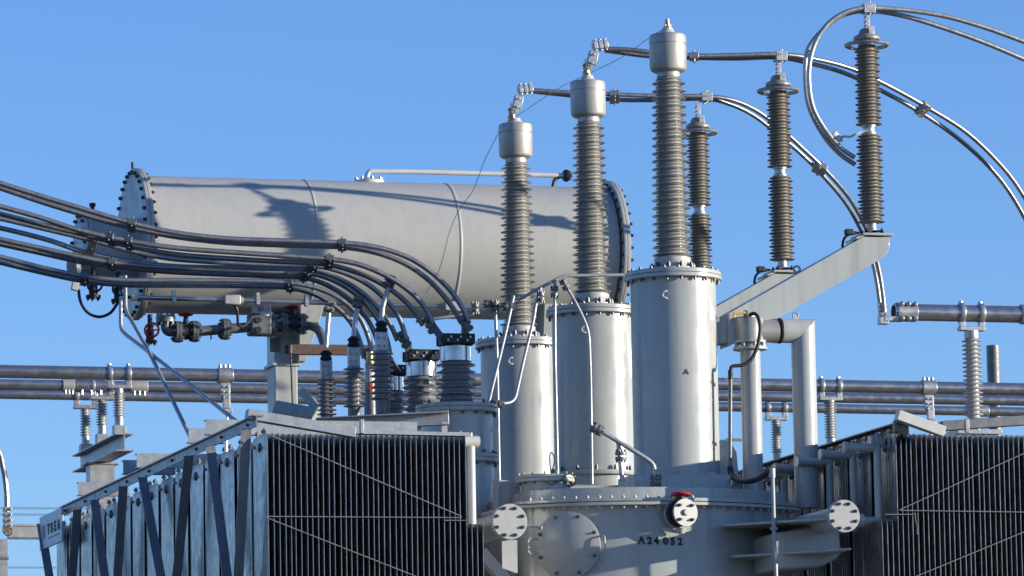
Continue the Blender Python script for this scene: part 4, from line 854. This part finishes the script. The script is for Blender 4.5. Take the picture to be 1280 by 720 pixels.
# ------------------------------------------------------------------ tubular busbars behind
BB = [('nearest and highest of the three long tubular busbars behind the transformer', 14.0, 464.3, .0195, 8.1), ('middle one of the three long tubular busbars behind the transformer', 14.95, 480.5, .0178, 6.6), ('farthest and lowest of the three long tubular busbars behind the transformer', 15.9, 492.5, .0195, 6.0)]
BT = []
for lab, Y, y0, sl_, rpx in BB:
    a = P(-220, y0-220*sl_*.9, Y); b = P(1500, y0+1500*sl_*.9, Y); r = rpx*mpp(640, 480, Y)
    t = thing('tubular_busbar', lab, 'busbar', (a+b)/2-V((0, 0, r)), 'long tubular busbars')
    m = MB(); m.cyl(a, b, r, 28); part('tube', m, TUBE, t); BT.append((t, a, b, r))
def on(i, px):
    t, a, b, r = BT[i]; x = P(px, 480, BB[i][1]).x; k_ = (x-a.x)/(b.x-a.x); return a+(b-a)*k_, r
for px, w_, mt in ((173, .19, CAP), (85, .13, CAP), (113, .34, TUBE)):
    c, r = on(1, px); m = MB(); m.lathe([(r*1.02, -w_/2-.01), (r*1.22, -w_/2), (r*1.22, w_/2), (r*1.02, w_/2+.01)], c, (1, 0, 0), 24)
    for i in (-1, 0, 1): m.lathe([(.018, -.02), (.018, .03)], c+V((i*w_*.32, -.04, -r*1.22)), (0, 0, -1), 6)
    part('sleeve', m, mt, BT[1][0])
for i, px in ((2, 880),):
    c, r = on(0, 762)
for px in (281, 1160):
    c, r = on(0, px); m = MB(); m.lathe([(r*1.03, -.09), (r*1.16, -.085), (r*1.16, .085), (r*1.03, .09)], c, (1, 0, 0), 24)
    for i in (-1, 0, 1): m.lathe([(.02, 0), (.02, .04)], c+V((i*.055, 0, r*1.14)), (0, 0, 1), 6)
    for dz in (.0,): m.box(c+V((0, -.02, -r*1.16-.10)), (.11, .03, .2)); m.box(c+V((.01, -.03, -r*1.16-.22)), (.08, .05, .16)); m.box(c+V((.02, -.03, -r*1.16-.33)), (.10, .07, .05))
    for i in (-1, 1):
        for j in range(3): m.lathe([(.016, 0), (.016, .02)], c+V((i*.028, -.04, -r*1.16-.05-j*.06)), (0, -1, 0), 6)
    m.cyl(c+V((.02, -.03, -r-.3)), c+V((-.0, -.03, -r-.95)), .014, 8)
    part('earthing_clamp', m, ALU, BT[0][0], bev=.004)
c, r = on(2, 1220); m = MB(); m.lathe([(r*1.03, -.15), (r*1.2, -.14), (r*1.2, .14), (r*1.03, .15)], c, (1, 0, 0), 22); part('sleeve', m, ALU, BT[2][0])
def saddle(m, c, r, w_=.22):
    for s in (-1, 1):
        q = c+V((s*w_/2, 0, 0)); m.ring(q, (1, 0, 0), r*1.06, .020, 24, 8, 1.5)
        m.bar(q+V((0, -.02, -r)), q+V((0, -.02, -r-.06)), .05, .06); m.lathe([(.024, 0), (.024, .03)], q+V((0, -.0, r*1.1)), (0, 0, 1), 8)
    m.box(c+V((0, 0, -r-.08)), (w_+.06, .11, .04))
def post_ins(label, i, px, ytop, ybot, wpx, nsh, group, c=None, r=None, Y=None, foot=True):
    if c is None: c, r = on(i, px); Y = BB[i][1]
    k_ = mpp(px, ytop, Y); zt_ = P(px, ytop, Y).z; zb_ = P(px, ybot, Y).z
    t = thing('post_insulator', label, 'insulator', (c.x, Y, zb_-.1), group)
    m = MB(); sheds(m, (c.x, Y, 0), zb_, zt_, nsh, wpx*.30*k_, wpx*.30*k_, wpx*.5*k_, wpx*.5*k_, 1, 28); part('porcelain', m, POSTP, t, 50)
    m = MB(); m.lathe([(wpx*.36*k_, zt_), (wpx*.36*k_, c.z-r-.10)], (c.x, Y, 0), (0, 0, 1), 20); part('metal_cap', m, ALU, t)
    m = MB(); m.lathe([(wpx*.36*k_, zb_-.10), (wpx*.36*k_, zb_)], (c.x, Y, 0), (0, 0, 1), 20); part('metal_base', m, ALU, t)
    m = MB(); saddle(m, c, r); part('tube_saddle', m, ALU, t, bev=.003)
    return t
PG = 'post insulators of the long busbars'
post_ins('ribbed post insulator under the nearest left busbar, rightmost of three on the crossarm', 0, 148.5, 491, 521, 15.5, 9, PG)
post_ins('ribbed post insulator in the middle of the three on the left crossarm', 1, 127, 500, 532, 14.5, 10, PG)
post_ins('ribbed post insulator leftmost of the three on the left crossarm', 2, 106.5, 511, 545, 14, 10, PG)
post_ins('ribbed post insulator under the busbars right of the downpipe', 0, 1037, 502, 548, 16, 14, PG)
post_ins('dark ribbed post insulator between the signal conduit and the downpipe', 2, 969, 523, 566, 14, 14, PG)
# support of the left three
t = thing('busbar_support', 'grey steel crossarm on a short post under the left post insulators', 'support', P(128, 720, 14.9))
c1, c3 = on(0, 148.5)[0], on(2, 106.5)[0]; zq = P(157, 537, 13.9).z
m = MB(); xm = c1.x
for i, px, yb_2 in ((0, 148.5, 521), (1, 127, 532), (2, 106.5, 545)):
    c = on(i, px)[0]; zt_ = P(px, yb_2, BB[i][1]).z-.10; m = MB(); m.box((c.x, BB[i][1], zt_-.06), (.14, .13, .12)); part('insulator_pad', m, GALV, t, bev=.004)
zt_ = P(148.5, 521, 14).z-.22
m = MB(); y0, y1 = 13.7, 16.25; m.box((c1.x, (y0+y1)/2, zt_-.008), (.21, y1-y0, .014)); m.box((c1.x, (y0+y1)/2, zt_-.10), (.014, y1-y0, .18)); m.box((c1.x, (y0+y1)/2, zt_-.197), (.21, y1-y0, .014)); part('crossarm', m, GALV, t)
m = MB(); m.box((c1.x, 15.1, (zt_-.23)/2), (.29, .24, zt_-.24)); part('post', m, GALV, t)
m = MB(); m.box((c1.x, 15.1, zt_-.22), (.40, .28, .02)); part('cap_plate', m, GALV, t, bev=.004)
m = MB(); m.box((c1.x, 15.1, P(128, 611, 15).z), (.36, .30, .09)); part('post_plate', m, GALV, t, bev=.004)

# right short busbar with its tall post insulator
YQ = 6.9
a = P(1117, 390, YQ); b = P(1420, 396, YQ); r = 10.5*mpp(1180, 390, YQ)
t = thing('tubular_busbar', 'short thick tubular busbar at the right edge with open bolted end', 'busbar', (a+b)/2-V((0, 0, r)))
m = MB(); m.lathe([(r*.86, .10), (r*.86, 0), (r, 0), (r, (b-a).length)], a, b-a, 32, caps=False); m.lathe([(r*.86, .09), (.001, .1)], a, b-a, 32, caps=False); part('tube', m, TUBE, t)
m = MB(); m.lathe([(r*1.02, .02), (r*1.15, .03), (r*1.15, .24), (r*1.02, .25)], a, b-a, 28, caps=False)
for i in range(3):
    for s in (-1, 1):
        q = a+V((.06+i*.075, -r*.9, s*r*.75)); m.lathe([(.026, -.03), (.026, .04), (.013, .041), (.013, .06)], q, (0, -1, s*.5), 6); m.bar(q+V((-.025, .04, 0)), q+V((.025, .04, 0)), .05, .05)
part('end_clamp', m, ALU, t, bev=.003)
m = MB(); m.box(a+V((-.02, -.03, -r*.9)), (.22, .10, .05)); m.box(a+V((-.13, -.03, -r*1.1)), (.10, .09, .08)); part('terminal_pad', m, ALU, t, bev=.005)
m = MB(); c = P(1279, 393, YQ); m.lathe([(r*1.02, -.04), (r*1.2, -.03), (r*1.2, .03), (r*1.02, .04)], c, (1, 0, 0), 28); part('band', m, ALU, t)
c = P(1213.5, 391.5, YQ)
post_ins('tall ribbed pale post insulator holding the short busbar at the right edge', None, 1214, 423, 526, 25, 19, None, c, r, YQ)
t = thing('insulator_support', 'steel support under the tall post insulator at the right edge', 'support', (c.x, YQ, .1))
m = MB(); zt_ = P(1214, 526, YQ).z-.1; m.box((c.x, YQ, zt_/2-.06), (.26, .26, zt_-.12)); part('post', m, GALV, t); m = MB(); m.box((c.x, YQ, zt_-.03), (.5, .34, .05)); part('cap_plate', m, GALV, t, bev=.004)
# far pole and lines, far left fittings
a = P(1241, 432, 40); m = MB(); m.cyl((a.x, a.y, 0), a, 8.2*mpp(1241, 440, 40), 20); solo('distant_pole', m, STEEL, 'dark distant pole behind the tall post insulator at the right', 'pole')
for lab, y0, y1, Y in (('faint distant overhead line, upper one at the left edge', 633, 634, 160), ('faint distant overhead line, lower one at the left edge', 641, 642, 160), ('faint distant overhead line low at the left edge', 708, 708, 160)):
    m = MB(); m.tube([P(-300, y0, Y), P(150, y1+2, Y), P(700, y1, Y)], .022, 6); solo('overhead_line', m, CABLE, lab, 'power line', 'distant overhead lines')
YL = 11.0
m = MB(); m.bar(P(10, 664.5, YL), P(150, 666, YL), .12, .155); m.bar(P(10, 657.5, YL), P(150, 659, YL), .15, .012); m.bar(P(10, 671.5, YL), P(150, 673, YL), .15, .012); solo('steel_beam', m, GALV, 'short horizontal steel beam left of the sign board', 'beam')
t = thing('cable_drop', 'dark cable dropping to a bolted terminal at the left edge', 'cable', P(7, 672, YL-.3))
m = MB(); m.tube(spline([P(-60, 500, YL-.3), P(-25, 530, YL-.3), P(-4, 558, YL-.3), P(4, 585, YL-.3), P(8, 612, YL-.3), P(9, 640, YL-.3)]), .03, 8); part('conductor', m, CABLE, t)
nutcluster('terminal', P(9, 647, YL-.3), (0, 0, 1), t, 4, .06, ALU, (1, 0, 0))
m = MB(); m.ring(P(10, 664, YL-.3), (.2, 1, 0), .045, .009, 16, 6); m.box(P(8, 662, YL-.3), (.08, .07, .06)); part('shackle', m, BRASS, t)
t = thing('edge_post', 'grey steel post at the left edge under the cable drop', 'post', P(0, 720, YL-.2))
q = P(0, 675, YL-.2); m = MB(); m.box((q.x-.05, q.y, q.z/2), (.22, .24, q.z)); part('post', m, GALV, t); m = MB(); m.box((q.x-.05, q.y, P(0, 699, YL-.2).z), (.24, .26, .03)); part('band', m, STEEL, t)
